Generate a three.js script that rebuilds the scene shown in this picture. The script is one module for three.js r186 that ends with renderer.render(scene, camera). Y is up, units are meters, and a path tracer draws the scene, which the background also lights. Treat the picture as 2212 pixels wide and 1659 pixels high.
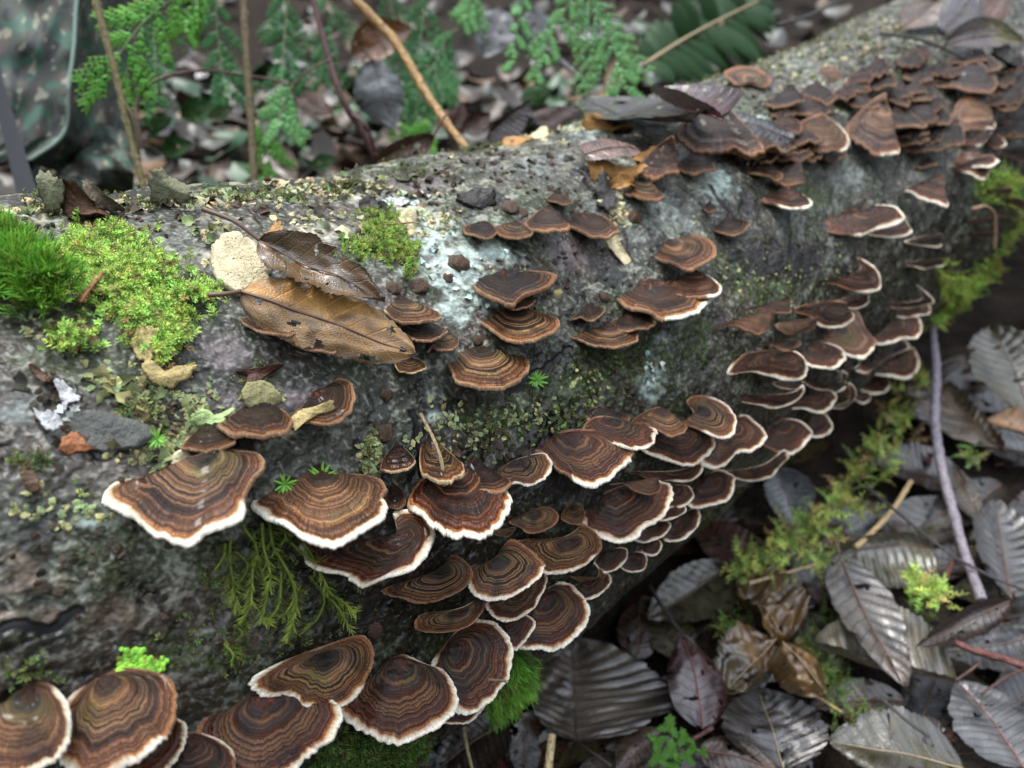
import * as THREE from 'three';
import { mergeGeometries } from 'three/addons/utils/BufferGeometryUtils.js';

// ---------- camera, sky, sun, exposure ----------
const scene = new THREE.Scene();
const CAMH = 0.372, PITCH = 0.61843, FPX = 1661, CX = 1106, CY = 829.5;
const camera = new THREE.PerspectiveCamera(2 * Math.atan(CY / FPX) * 180 / Math.PI, 4 / 3, 0.02, 200);
camera.position.set(0, CAMH, 0);
camera.rotation.set(-PITCH, 0, 0);
camera.focus = 0.245;
camera.userData.fStop = 10.5;
const renderer = new THREE.WebGLRenderer({ antialias: true });
renderer.setSize(1024, 768);
renderer.toneMapping = THREE.LinearToneMapping;
renderer.toneMappingExposure = 2.55;
renderer.shadowMap.enabled = true;
{
  const W = 64, H = 32, d = new Float32Array(W * H * 4);       // overcast sky: seen from under trees, bright overhead and dim low down
  for (let y = 0; y < H; y++) for (let x = 0; x < W; x++) {
    const el = ((y + 0.5) / H - 0.5) * Math.PI, l = el > 0 ? 0.04 + 1.25 * Math.pow(Math.sin(el), 2.1) : 0.04, k = (y * W + x) * 4;
    d[k] = 1.2 * l; d[k + 1] = 1.32 * l; d[k + 2] = 1.52 * l; d[k + 3] = 1;
  }
  const t = new THREE.DataTexture(d, W, H, THREE.RGBAFormat, THREE.FloatType);
  t.mapping = THREE.EquirectangularReflectionMapping; t.magFilter = THREE.LinearFilter; t.needsUpdate = true;
  scene.background = t; scene.environment = t;
}
const sun = new THREE.DirectionalLight(new THREE.Color(1, 0.96, 0.9), 1.5);
sun.position.set(-0.45, 2.0, -0.8); sun.castShadow = true; sun.shadow.radius = 22;
sun.shadow.camera.left = sun.shadow.camera.bottom = -1.5; sun.shadow.camera.right = sun.shadow.camera.top = 1.5; sun.shadow.camera.far = 6;
scene.add(sun); scene.add(sun.target);

// ---------- small helpers ----------
const V = (x, y, z) => new THREE.Vector3(x, y, z), UP = V(0, 1, 0);
const lerp = (a, b, t) => a + (b - a) * t, clamp = (x, a = 0, b = 1) => Math.min(b, Math.max(a, x));
const sst = (a, b, x) => { const t = clamp((x - a) / (b - a)); return t * t * (3 - 2 * t); };
function rng(seed) { let a = seed | 0; return () => { a = (a + 0x6D2B79F5) | 0; let t = Math.imul(a ^ (a >>> 15), 1 | a); t = (t + Math.imul(t ^ (t >>> 7), 61 | t)) ^ t; return ((t ^ (t >>> 14)) >>> 0) / 4294967296; }; }
const perm = new Uint8Array(512); { const r = rng(7), p = [...Array(256).keys()]; for (let i = 255; i > 0; i--) { const j = Math.floor(r() * (i + 1)); [p[i], p[j]] = [p[j], p[i]]; } for (let i = 0; i < 512; i++) perm[i] = p[i & 255]; }
const GX = new Float32Array(256), GY = new Float32Array(256); { const r = rng(11); for (let i = 0; i < 256; i++) { const a = r() * Math.PI * 2; GX[i] = Math.cos(a) * 1.5; GY[i] = Math.sin(a) * 1.5; } }
function n2(x, y) {                                             // gradient noise, about -1 .. 1
  const xi = Math.floor(x), yi = Math.floor(y), fx = x - xi, fy = y - yi, X = xi & 255, Y = yi & 255;
  const a = perm[perm[X] + Y], b = perm[perm[X + 1] + Y], c = perm[perm[X] + ((Y + 1) & 255)], e = perm[perm[X + 1] + ((Y + 1) & 255)];
  const u = fx * fx * (3 - 2 * fx), v = fy * fy * (3 - 2 * fy);
  const p = GX[a] * fx + GY[a] * fy, q = GX[b] * (fx - 1) + GY[b] * fy, s = GX[c] * fx + GY[c] * (fy - 1), t = GX[e] * (fx - 1) + GY[e] * (fy - 1);
  return lerp(lerp(p, q, u), lerp(s, t, u), v);
}
const fbm = (x, y, o = 4) => { let s = 0, a = 0.5; for (let i = 0; i < o; i++) { s += a * n2(x, y); x = x * 2.03 + 17.3; y = y * 2.03 + 5.1; a *= 0.5; } return s; };
const counts = {};
const nm = (base) => { const k = counts[base] = (counts[base] ?? -1) + 1; return k ? base + '_' + String(k).padStart(3, '0') : base; };
function tag(o, label, category, group, kind) { if (label) o.userData.label = label; if (category) o.userData.category = category; if (group) o.userData.group = group; if (kind) o.userData.kind = kind; return o; }
function put(name, geo, mat, parent = scene) { const m = new THREE.Mesh(geo, mat); m.name = parent === scene ? nm(name) : name; m.castShadow = m.receiveShadow = true; parent.add(m); return m; }
function grp(name, pos) { const g = new THREE.Group(); g.name = nm(name); if (pos) g.position.copy(pos); scene.add(g); return g; }
const std = (o) => new THREE.MeshPhysicalMaterial(o);
const col = (r, g, b) => new THREE.Color().setRGB(r, g, b);
function makeGeo(pos, idx, uv, color) {
  const g = new THREE.BufferGeometry();
  g.setAttribute('position', new THREE.Float32BufferAttribute(pos, 3));
  if (uv) g.setAttribute('uv', new THREE.Float32BufferAttribute(uv, 2));
  if (color) g.setAttribute('color', new THREE.Float32BufferAttribute(color, 3));
  g.setIndex(idx); g.computeVertexNormals(); return g;
}
function gridIdx(nu, nv, wrapU = false) { const idx = [], W = wrapU ? nu : nu + 1; for (let j = 0; j < nv; j++) for (let i = 0; i < nu; i++) { const i1 = wrapU ? (i + 1) % nu : i + 1, a = j * W + i, b = j * W + i1, c = (j + 1) * W + i, d = (j + 1) * W + i1; idx.push(a, b, d, a, d, c); } return idx; }
// sRGB bytes from a linear function of texel; height / roughness bytes
const enc = (c) => { c = clamp(c); return 255 * (c <= 0.0031308 ? 12.92 * c : 1.055 * Math.pow(c, 1 / 2.4) - 0.055); };
function dataTex(W, H, data, srgb) { const t = new THREE.DataTexture(data, W, H, THREE.RGBAFormat); t.magFilter = THREE.LinearFilter; t.wrapS = t.wrapT = THREE.RepeatWrapping; if (srgb) t.colorSpace = THREE.SRGBColorSpace; t.needsUpdate = true; return t; }
function greyTex(W, H, a) { const d = new Uint8Array(W * H * 4); for (let i = 0; i < W * H; i++) { const v = clamp(a[i]) * 255; d[i * 4] = d[i * 4 + 1] = d[i * 4 + 2] = v; d[i * 4 + 3] = 255; } return dataTex(W, H, d); }

// the view ray through a point of the 2212 x 1659 picture; used once to find where things stand on log and ground
const cP = Math.cos(PITCH), sP = Math.sin(PITCH);
function ray(x, y) { const a = (x - CX) / FPX, b = (CY - y) / FPX; return V(a, b * cP - sP, -b * sP - cP).normalize(); }
const EYE = V(0, CAMH, 0), FWD = V(0, -sP, -cP);
const at = (x, y, z) => { const d = ray(x, y); return EYE.clone().addScaledVector(d, z / d.dot(FWD)); };   // z metres deep
const depth = (p) => p.clone().sub(EYE).dot(FWD);

// ---------- the log's shape ----------
const YAW = 0.82198, LD = V(Math.sin(YAW), 0, -Math.cos(YAW)), LN = V(Math.cos(YAW), 0, Math.sin(YAW)), L0 = V(-0.07947, CAMH - 0.24101, -0.28056);
const se = (s) => Math.tanh(s / 1.5) * 1.5;
const axisY = (s) => -0.11028 * s + 0.18905 * se(s) ** 2, axisN = (s) => -0.06917 * se(s) ** 2;
const logH = (s, f) => { if (f < -1.3 || f > 2.8) return 0; const y = f * 0.1285; return 0.0011 * fbm(s * 55, y * 60, 3) + 0.0007 * n2(s * 170 + 5, y * 190) + 0.0014 * sst(0.1, 0.3, n2(s * 26 + 3, y * 34)) + 0.0008 * sst(1.0, 0.3, f) * n2(s * 230, y * 190 + 8); };
function logR(s, f) { return logH(s, f) + 0.1285 * (1 - 0.06356 * se(s)) + 0.004 * n2(s * 7 + 3, f * 1.3 + 9) + 0.0022 * n2(s * 19, f * 3.1) + 0.006 * Math.exp(-(((s + 0.2) / 0.14) ** 2)) * sst(0.9, 1.8, f); }
function logP(s, f, h = 0) { const r = logR(s, f) + h; return L0.clone().addScaledVector(LD, s).addScaledVector(LN, axisN(s) + r * Math.cos(f)).add(V(0, axisY(s) + r * Math.sin(f), 0)); }
const logNrm = (f) => LN.clone().multiplyScalar(Math.cos(f)).addScaledVector(UP, Math.sin(f));
function logSF(p) { const q = p.clone().sub(L0), s = q.dot(LD), n = q.dot(LN) - axisN(s), y = q.y - axisY(s); return [s, Math.atan2(y, n), Math.hypot(n, y)]; }
function hitLog(x, y) {                                          // where the ray meets the bark, or passes it closest
  const d = ray(x, y); let best = 1e9, bt = 0.3;
  for (let t = 0.12; t < 2.2; t += 0.004) {
    const p = EYE.clone().addScaledVector(d, t), [s, f, r] = logSF(p), g = r - logR(s, f);
    if (g < best) { best = g; bt = t; }
    if (g < 0) { let a = t - 0.004, b = t; for (let i = 0; i < 10; i++) { const m = (a + b) / 2, q = EYE.clone().addScaledVector(d, m), [s2, f2, r2] = logSF(q); if (r2 < logR(s2, f2)) b = m; else a = m; } bt = b; break; }
  }
  const p = EYE.clone().addScaledVector(d, bt), [s, f] = logSF(p);
  return { p: logP(s, f), s, f, n: logNrm(f), z: depth(p), miss: Math.max(0, best) };
}
const groundY = (x, z) => { const far = Math.max(0, Math.hypot(x, z) - 0.9); return 0.012 * n2(x * 5 + 3, z * 5) + 0.006 * n2(x * 13, z * 13 + 7) + 0.10 * far * sst(0, 1.5, far) ; };
function hitGround(x, y, h = 0) { const d = ray(x, y); let t = (CAMH - h) / Math.max(0.05, -d.y), p; for (let i = 0; i < 6; i++) { p = EYE.clone().addScaledVector(d, t); t += (p.y - h - groundY(p.x, p.z)) / Math.max(0.1, -d.y); t = Math.min(t, 6); } return EYE.clone().addScaledVector(d, t); }

// ---------- bark ----------
const S0 = -0.32, S1 = 0.46, S2 = 2.4;
// patches on the bark: picture point, half-widths in picture pixels, kind
const PATCH = [
  ['mint', 985, 575, 110, 75], ['mint', 1010, 560, 150, 120], ['mint', 930, 500, 90, 60], ['mint', 940, 520, 60, 50], ['mint', 1060, 640, 60, 60], ['mint', 985, 665, 70, 50], ['mint', 1400, 815, 40, 60], ['mint', 1435, 740, 36, 36], ['mint', 860, 470, 60, 26],
  ['mint', 1250, 280, 60, 22], ['mint', 1545, 400, 60, 60], ['mint', 1640, 255, 60, 20], ['pale', 500, 520, 70, 40], ['pale', 680, 500, 120, 40], ['pale', 780, 430, 70, 26], ['pale', 860, 450, 80, 30],
  ['grey', 60, 880, 120, 80], ['grey', 230, 910, 90, 60], ['grey', 1340, 480, 120, 60], ['grey', 1450, 470, 90, 60], ['grey', 1150, 350, 120, 40], ['mauve', 620, 860, 160, 60], ['mauve', 480, 760, 90, 60], ['mauve', 1230, 560, 120, 60],
  ['mauve', 900, 400, 140, 40], ['brown', 60, 1240, 160, 70], ['brown', 60, 1340, 170, 50], ['brown', 240, 1330, 120, 50], ['tanb', 30, 1215, 110, 40], ['algae', 1060, 900, 120, 60], ['algae', 1250, 830, 120, 60], ['algae', 1330, 780, 90, 70],
  ['algae', 560, 820, 70, 50], ['algae', 420, 1420, 160, 90], ['algae', 500, 1250, 130, 60], ['algae', 1660, 620, 120, 60], ['algae', 1500, 700, 60, 90], ['algae', 1760, 420, 120, 60], ['algae', 60, 995, 60, 30], ['algae', 300, 880, 60, 60],
  ['dark', 1050, 430, 60, 26], ['dark', 290, 420, 90, 14], ['dark', 110, 870, 22, 34], ['white', 148, 850, 20, 34], ['white', 110, 915, 26, 22], ['white', 860, 435, 34, 12], ['dark', 640, 1180, 120, 60], ['dark', 1240, 1040, 150, 50], ['dark', 1700, 560, 120, 60], ['dark', 760, 1330, 130, 80],
  ['pale', 440, 550, 50, 40], ['pale', 960, 480, 60, 30], ['tanb', 1350, 470, 20, 30], ['pale', 400, 960, 24, 60], ['mint', 190, 1130, 50, 20], ['mint', 940, 900, 30, 20], ['grey', 1700, 470, 60, 70], ['grey', 1830, 380, 80, 60],
];
const PCOL = { mint: [0.42, 0.5, 0.44], pale: [0.46, 0.43, 0.34], grey: [0.17, 0.185, 0.165], mauve: [0.135, 0.105, 0.105], brown: [0.15, 0.105, 0.075], tanb: [0.3, 0.24, 0.17], algae: [0.04, 0.055, 0.014], dark: [0.02, 0.017, 0.014], white: [0.62, 0.64, 0.64] };
// cracks: polylines in picture points
const CRACK = [[[150, 955], [190, 962], [225, 978], [260, 970], [335, 955]], [[1100, 845], [1130, 835], [1170, 800], [1235, 755]], [[0, 1365], [60, 1350], [110, 1360], [180, 1330]], [[1530, 400], [1560, 440], [1600, 490]], [[1250, 370], [1290, 420], [1300, 455]], [[895, 900], [905, 960], [912, 1030]], [[600, 1180], [560, 1210]], [[1700, 440], [1706, 500], [1712, 560]], [[380, 1130], [440, 1120]]];
function barkTextures(sa, sb, W, H, seed) {
  const c = new Uint8Array(W * H * 4), hgt = new Float32Array(W * H), rgh = new Float32Array(W * H), rgb = new Float32Array(W * H * 3), Rm = 0.1285;
  for (let j = 0; j < H; j++) {
    const f = (j + 0.5) / H * Math.PI * 2 - Math.PI * 0.75, y = f * Rm, seen = f > -1.2 && f < 2.7;
    for (let i = 0; i < W; i++) {
      const s = lerp(sa, sb, (i + 0.5) / W), k = j * W + i;
      if (!seen) { rgb[k * 3] = 0.05; rgb[k * 3 + 1] = 0.045; rgb[k * 3 + 2] = 0.035; hgt[k] = 0.5; rgh[k] = 0.7; continue; }
      const wx = n2(s * 30, y * 30) * 0.006, wy = n2(s * 30 + 40, y * 30) * 0.006, X = s + wx, Y = y + wy;
      const big = fbm(X * 14 + 2, Y * 20, 3), mid = fbm(X * 90, Y * 130 + 8, 3), fine = n2(s * 520, y * 600) * 0.6 + n2(s * 1100, y * 1250) * 0.4, sp = n2(X * 210 + 9, Y * 230), ln = n2(X * 60, Y * 420);
      // grey-brown bark, browner and darker towards the flank, speckled with pale and dark grains
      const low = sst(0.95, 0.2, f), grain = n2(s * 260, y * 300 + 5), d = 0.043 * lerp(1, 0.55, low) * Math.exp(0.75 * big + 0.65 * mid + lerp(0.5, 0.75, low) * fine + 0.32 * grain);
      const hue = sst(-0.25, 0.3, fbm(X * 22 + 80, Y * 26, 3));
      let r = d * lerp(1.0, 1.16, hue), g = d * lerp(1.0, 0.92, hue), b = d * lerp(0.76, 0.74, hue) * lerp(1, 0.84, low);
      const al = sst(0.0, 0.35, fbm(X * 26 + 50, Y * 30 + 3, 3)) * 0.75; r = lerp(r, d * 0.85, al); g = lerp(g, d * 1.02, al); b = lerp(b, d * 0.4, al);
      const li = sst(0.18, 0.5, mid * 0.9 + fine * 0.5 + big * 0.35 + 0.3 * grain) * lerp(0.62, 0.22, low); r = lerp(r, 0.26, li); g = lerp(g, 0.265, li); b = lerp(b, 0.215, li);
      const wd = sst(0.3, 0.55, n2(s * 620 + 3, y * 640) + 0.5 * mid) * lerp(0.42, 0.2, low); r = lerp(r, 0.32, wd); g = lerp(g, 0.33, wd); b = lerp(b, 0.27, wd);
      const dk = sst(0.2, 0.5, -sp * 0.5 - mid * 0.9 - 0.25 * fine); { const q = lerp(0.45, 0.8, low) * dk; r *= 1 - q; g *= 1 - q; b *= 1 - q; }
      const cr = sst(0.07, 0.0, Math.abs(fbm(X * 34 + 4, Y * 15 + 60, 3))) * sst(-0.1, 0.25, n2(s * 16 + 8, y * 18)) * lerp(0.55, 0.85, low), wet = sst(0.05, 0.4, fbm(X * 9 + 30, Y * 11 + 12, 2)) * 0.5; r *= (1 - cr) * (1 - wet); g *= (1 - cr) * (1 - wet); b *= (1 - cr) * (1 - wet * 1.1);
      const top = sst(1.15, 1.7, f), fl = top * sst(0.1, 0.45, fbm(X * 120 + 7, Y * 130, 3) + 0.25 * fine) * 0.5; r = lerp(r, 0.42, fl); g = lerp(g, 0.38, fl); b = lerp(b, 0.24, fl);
      rgb[k * 3] = r; rgb[k * 3 + 1] = g; rgb[k * 3 + 2] = b;
      hgt[k] = 0.5 + 0.14 * big + 0.3 * mid + 0.26 * fine + 0.2 * grain + 0.08 * ln - 0.22 * dk - 0.45 * cr + 0.1 * li + 0.15 * fl;
      rgh[k] = clamp(0.46 + 0.3 * li + 0.25 * fl - 0.16 * low + 0.25 * mid);
    }
  }
  const each = (p, rx, fn) => {                                  // loop over the texels near a bark point
    const i0 = Math.max(0, Math.floor((p.s - rx - sa) / (sb - sa) * W)), i1 = Math.min(W - 1, Math.ceil((p.s + rx - sa) / (sb - sa) * W));
    const jf = (f) => (f + Math.PI * 0.75) / (Math.PI * 2) * H, j0 = Math.max(0, Math.floor(jf(p.f - rx / Rm))), j1 = Math.min(H - 1, Math.ceil(jf(p.f + rx / Rm)));
    for (let j = j0; j <= j1; j++) for (let i = i0; i <= i1; i++) fn(j * W + i, lerp(sa, sb, (i + 0.5) / W), (j + 0.5) / H * Math.PI * 2 - Math.PI * 0.75);
  };
  for (const [kind, x, y, rx, ry] of PATCH) {
    const p = hitLog(x, y), q = hitLog(x + rx * 0.5, y), u = hitLog(x, y + ry * 0.5), C = PCOL[kind], hard = kind === 'white' || kind === 'dark';
    // axes of the patch on the unrolled bark
    const ax = (q.s - p.s) * 2, ay = (q.f - p.f) * 2 * Rm, bx = (u.s - p.s) * 2, by = (u.f - p.f) * 2 * Rm, det = ax * by - ay * bx || 1e-6;
    const ext = Math.max(Math.hypot(ax, ay), Math.hypot(bx, by)) * 1.6;
    if (p.s + ext < sa || p.s - ext > sb || ext > 0.5) continue;
    each(p, ext, (k, s, f) => {
      const dx = s - p.s, dy = (f - p.f) * Rm, U = (dx * by - dy * bx) / det, Vv = (ax * dy - ay * dx) / det;
      let e = 1 - Math.hypot(U, Vv) + 0.75 * fbm(s * 70 + x, f * Rm * 70 + y, 3) + 0.25 * n2(s * 420, f * Rm * 420);
      e = hard ? sst(0.25, 0.34, e) : sst(0.15, 1.0, e + 0.35 * n2(s * 230, f * Rm * 230)) * (kind === 'mint' || kind === 'pale' ? 0.8 : 0.78);
      if (e <= 0) return;
      const v = 0.8 + 0.5 * n2(s * 330, f * Rm * 330) + 0.35 * n2(s * 800, f * Rm * 800), gap = kind === 'mint' || kind === 'pale' ? 1 - 0.75 * sst(0.12, 0.4, fbm(s * 160, f * Rm * 160 + 4, 3)) : 1, w = e * gap;
      for (let c3 = 0; c3 < 3; c3++) rgb[k * 3 + c3] = lerp(rgb[k * 3 + c3], C[c3] * v, w);
      hgt[k] += w * (kind === 'dark' ? -0.25 : kind === 'mint' ? 0.1 : 0.05); rgh[k] = lerp(rgh[k], kind === 'mint' || kind === 'pale' ? 0.85 : 0.5, w);
    });
  }
  for (const line of CRACK) {
    let prev = null;
    for (const [x, y] of line) {
      const p = hitLog(x, y);
      if (prev) for (let t = 0; t <= 1; t += 0.08) {
        const m = { s: lerp(prev.s, p.s, t), f: lerp(prev.f, p.f, t) }; m.s += 0.002 * n2(m.s * 200, m.f * 30); m.f += 0.02 * n2(m.s * 150 + 7, m.f * 25);
        if (m.s > sa && m.s < sb) each(m, 0.003, (k, s, f) => { const w = sst(0.0017, 0.0004, Math.hypot(s - m.s, (f - m.f) * Rm) * (1 + 0.4 * n2(s * 500, f * 60))); for (let c3 = 0; c3 < 3; c3++) rgb[k * 3 + c3] = lerp(rgb[k * 3 + c3], 0.008, w); hgt[k] = lerp(hgt[k], -0.6, w); });
      }
      prev = p;
    }
  }
  for (let k = 0; k < W * H; k++) { for (let q = 0; q < 3; q++) c[k * 4 + q] = enc(rgb[k * 3 + q]); c[k * 4 + 3] = 255; hgt[k] = clamp(hgt[k] * 0.6 + 0.2); }
  return { map: dataTex(W, H, c, true), bumpMap: greyTex(W, H, hgt), roughnessMap: greyTex(W, H, rgh) };
}
const log = grp('fallen_log');
tag(log, 'fallen mossy tree trunk lying across the leaf litter, covered in shelf fungi', 'log');
{
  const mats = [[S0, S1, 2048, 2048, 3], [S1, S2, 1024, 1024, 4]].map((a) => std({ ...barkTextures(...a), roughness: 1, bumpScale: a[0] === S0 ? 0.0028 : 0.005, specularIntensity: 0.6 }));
  const ss = []; for (let s = S0; s < S1 - 1e-6; s += 0.0016) ss.push(s); const nNear = ss.length; ss.push(S1); for (let s = S1 + 0.004; s < S2; s += 0.004 + (s - S1) * 0.012) ss.push(s); ss.push(S2);
  const pos = [], uv = [], fs = []; { let f = -Math.PI * 0.75; while (f < Math.PI * 1.25 - 1e-6) { fs.push(f); f += f > -1.3 && f < 2.6 ? 0.0128 : 0.06; } fs.push(Math.PI * 1.25); }
  const nf = fs.length;
  const row = (s, near) => { for (const f of fs) { const y = f * 0.1285, p = logP(s, f); pos.push(p.x, p.y, p.z); uv.push(near ? (s - S0) / (S1 - S0) : (s - S1) / (S2 - S1), (f + Math.PI * 0.75) / (Math.PI * 2)); } };
  for (let i = 0; i <= nNear; i++) row(ss[i], true);
  for (let i = nNear; i < ss.length; i++) row(ss[i], false);
  const idx = []; let cut = 0;
  for (let i = 0; i < ss.length; i++) { if (i === nNear) { cut = idx.length; continue; } for (let j = 0; j < nf - 1; j++) { const a = i * nf + j, b = a + 1, c = a + nf, d = c + 1; idx.push(a, c, d, a, d, b); } }
  const g = makeGeo(pos, idx, uv); g.addGroup(0, cut, 0); g.addGroup(cut, idx.length - cut, 1);
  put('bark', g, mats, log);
  log.userData.made = undefined; delete log.userData.made;
}

// ---------- shelf fungi ----------
const BANDS = {                                                  // colours from the growth centre outwards, by kind of cap
  r: { inner: [[0.035, 0.022, 0.017], [0.1, 0.03, 0.015], [0.05, 0.026, 0.016]], mid: [[0.04, 0.02, 0.013], [0.19, 0.115, 0.058], [0.085, 0.034, 0.016], [0.03, 0.017, 0.012], [0.15, 0.088, 0.045], [0.11, 0.04, 0.016], [0.055, 0.026, 0.014]], outer: [0.1, 0.036, 0.014], last: [0.3, 0.125, 0.035] },
  b: { inner: [[0.035, 0.024, 0.018], [0.075, 0.032, 0.018], [0.05, 0.034, 0.022]], mid: [[0.025, 0.016, 0.012], [0.23, 0.165, 0.088], [0.1, 0.058, 0.028], [0.022, 0.014, 0.011], [0.26, 0.19, 0.105], [0.07, 0.032, 0.016], [0.18, 0.12, 0.06]], outer: [0.14, 0.07, 0.028], last: [0.3, 0.145, 0.05] },
  g: { inner: [[0.06, 0.042, 0.034], [0.11, 0.05, 0.03], [0.07, 0.05, 0.036]], mid: [[0.1, 0.064, 0.045], [0.27, 0.19, 0.115], [0.12, 0.074, 0.05], [0.035, 0.024, 0.021], [0.22, 0.15, 0.09], [0.15, 0.09, 0.06], [0.075, 0.042, 0.03]], outer: [0.16, 0.085, 0.05], last: [0.33, 0.17, 0.07] },
  d: { inner: [[0.022, 0.017, 0.015], [0.04, 0.022, 0.015], [0.026, 0.018, 0.014]], mid: [[0.03, 0.02, 0.015], [0.055, 0.036, 0.024], [0.026, 0.017, 0.013], [0.045, 0.024, 0.015], [0.08, 0.055, 0.034], [0.03, 0.018, 0.013]], outer: [0.09, 0.05, 0.026], last: [0.27, 0.14, 0.06] },
  o: { inner: [[0.09, 0.05, 0.022], [0.12, 0.06, 0.024]], mid: [[0.13, 0.075, 0.03], [0.17, 0.1, 0.04], [0.1, 0.055, 0.024], [0.15, 0.085, 0.035]], outer: [0.16, 0.08, 0.03], last: [0.32, 0.15, 0.06] },
};
function capTextures(kind, seed) {
  const W = 1024, H = 256, r = rng(seed), P = BANDS[kind], stops = [];
  let v = 0; const add = (c, w) => { const k = 0.85 + 0.3 * r(); stops.push([v, v + w, c.map((x, q) => x * k * [0.84, 0.6, 0.43][q] * Math.pow((c[0] + c[1] + c[2]) / 0.19, 0.3)), r()]); v += w; };
  while (v < 0.26) add(P.inner[Math.floor(r() * P.inner.length)], 0.03 + 0.05 * r());
  let last = -1; while (v < 0.76) { let i; do i = Math.floor(r() * P.mid.length); while (i === last); last = i; add(P.mid[i], 0.012 + 0.04 * r() * r()); }
  add(P.outer, 0.06); add(P.outer.map((x) => x * 0.6), 0.035); add(P.outer, 0.06); add(P.outer.map((x) => x * 0.7), 0.03); while (v < 0.88) add(P.outer, 0.03); while (v < 1.05) add(P.last.map((x) => x * 0.8), 0.05);
  const c = new Uint8Array(W * H * 4), h = new Float32Array(W * H), g = new Float32Array(W * H);
  for (let j = 0; j < H; j++) for (let i = 0; i < W; i++) {
    const u = i / W, k = j * W + i, v0 = j / H; let q = clamp(v0 + 0.01 * n2(u * 14 + seed, v0 * 5) + 0.005 * n2(u * 50, v0 * 14) + 0.006 * n2(u * 256, v0 * 6), 0, 1.03), b = 0; while (b < stops.length - 1 && stops[b][1] < q) b++;
    const S = stops[b], nx = stops[Math.min(b + 1, stops.length - 1)], e = sst(0.6, 1, (q - S[0]) / (S[1] - S[0])), fib = n2(u * 256, v0 * 5 + seed) * 0.7 + n2(u * 500, v0 * 9) * 0.3, sp = n2(u * 120, v0 * 60), rust = kind === 'd' || kind === 'r' ? sst(0.25, 0.5, n2(u * 9 + seed * 3, v0 * 5)) * sst(0.45, 0.1, v0) : 0;
    const inb = clamp((q - S[0]) / (S[1] - S[0])), line = S[3] > 0.35 ? 1 - 0.72 * sst(0.3, 0.05, (1 - inb) * (S[1] - S[0]) / 0.012) : 1, m = (1 + 0.75 * fib * sst(0.25, 0.7, v0) + 0.3 * sp) * line;
    const RC = [0.2, 0.05, 0.015];
    for (let x = 0; x < 3; x++) c[k * 4 + x] = enc(lerp(lerp(S[2][x], nx[2][x], e), RC[x], rust * 0.6) * Math.max(0.2, m));
    c[k * 4 + 3] = 255;
    h[k] = 0.45 + 0.28 * Math.sin(inb * Math.PI) * (0.5 + 0.5 * S[3]) + 0.2 * fib * sst(0.3, 0.75, v0) + 0.12 * sp * sst(0.5, 0.2, v0) + 0.06 * n2(u * 300, v0 * 120);
    g[k] = clamp(0.36 + 0.26 * (S[3] - 0.5) - 0.12 * sst(0.55, 0.85, v0) * (0.5 + fib) + 0.1 * sp);
  }
  const t = { map: dataTex(W, H, c, true), bumpMap: greyTex(W, H, h), roughnessMap: greyTex(W, H, g) };
  for (const q of Object.values(t)) q.wrapT = THREE.ClampToEdgeWrapping;
  return t;
}
const capMats = {}; let capSeed = 20;
for (const [kind, n] of [['r', 3], ['b', 2], ['g', 2], ['d', 1], ['o', 1]]) { capMats[kind] = []; for (let i = 0; i < n; i++) capMats[kind].push(std({ ...capTextures(kind, capSeed++), vertexColors: true, roughness: 1, bumpScale: 0.0017, specularIntensity: 0.75, clearcoat: 0.14, clearcoatRoughness: 0.2 })); }
const fibreBump = (() => { const W = 512, H = 32, a = new Float32Array(W * H); for (let j = 0; j < H; j++) for (let i = 0; i < W; i++) a[j * W + i] = 0.5 + 0.35 * n2(i / W * 128, j / H * 2) + 0.2 * n2(i / W * 256, j / H * 8); return greyTex(W, H, a); })();
const marginMat = std({ vertexColors: true, roughness: 0.75, bumpMap: fibreBump, bumpScale: 0.0006 });
const poreMat = std({ color: col(0.42, 0.32, 0.2), roughness: 0.85 });
const EDGE = { w: [[0.3, 0.16, 0.06], [0.88, 0.81, 0.65]], t: [[0.1, 0.05, 0.025], [0.34, 0.2, 0.105]], b: [[0.07, 0.034, 0.018], [0.2, 0.095, 0.042]], c: [[0.28, 0.16, 0.07], [0.72, 0.55, 0.3]] };
let capN = 0;
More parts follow.
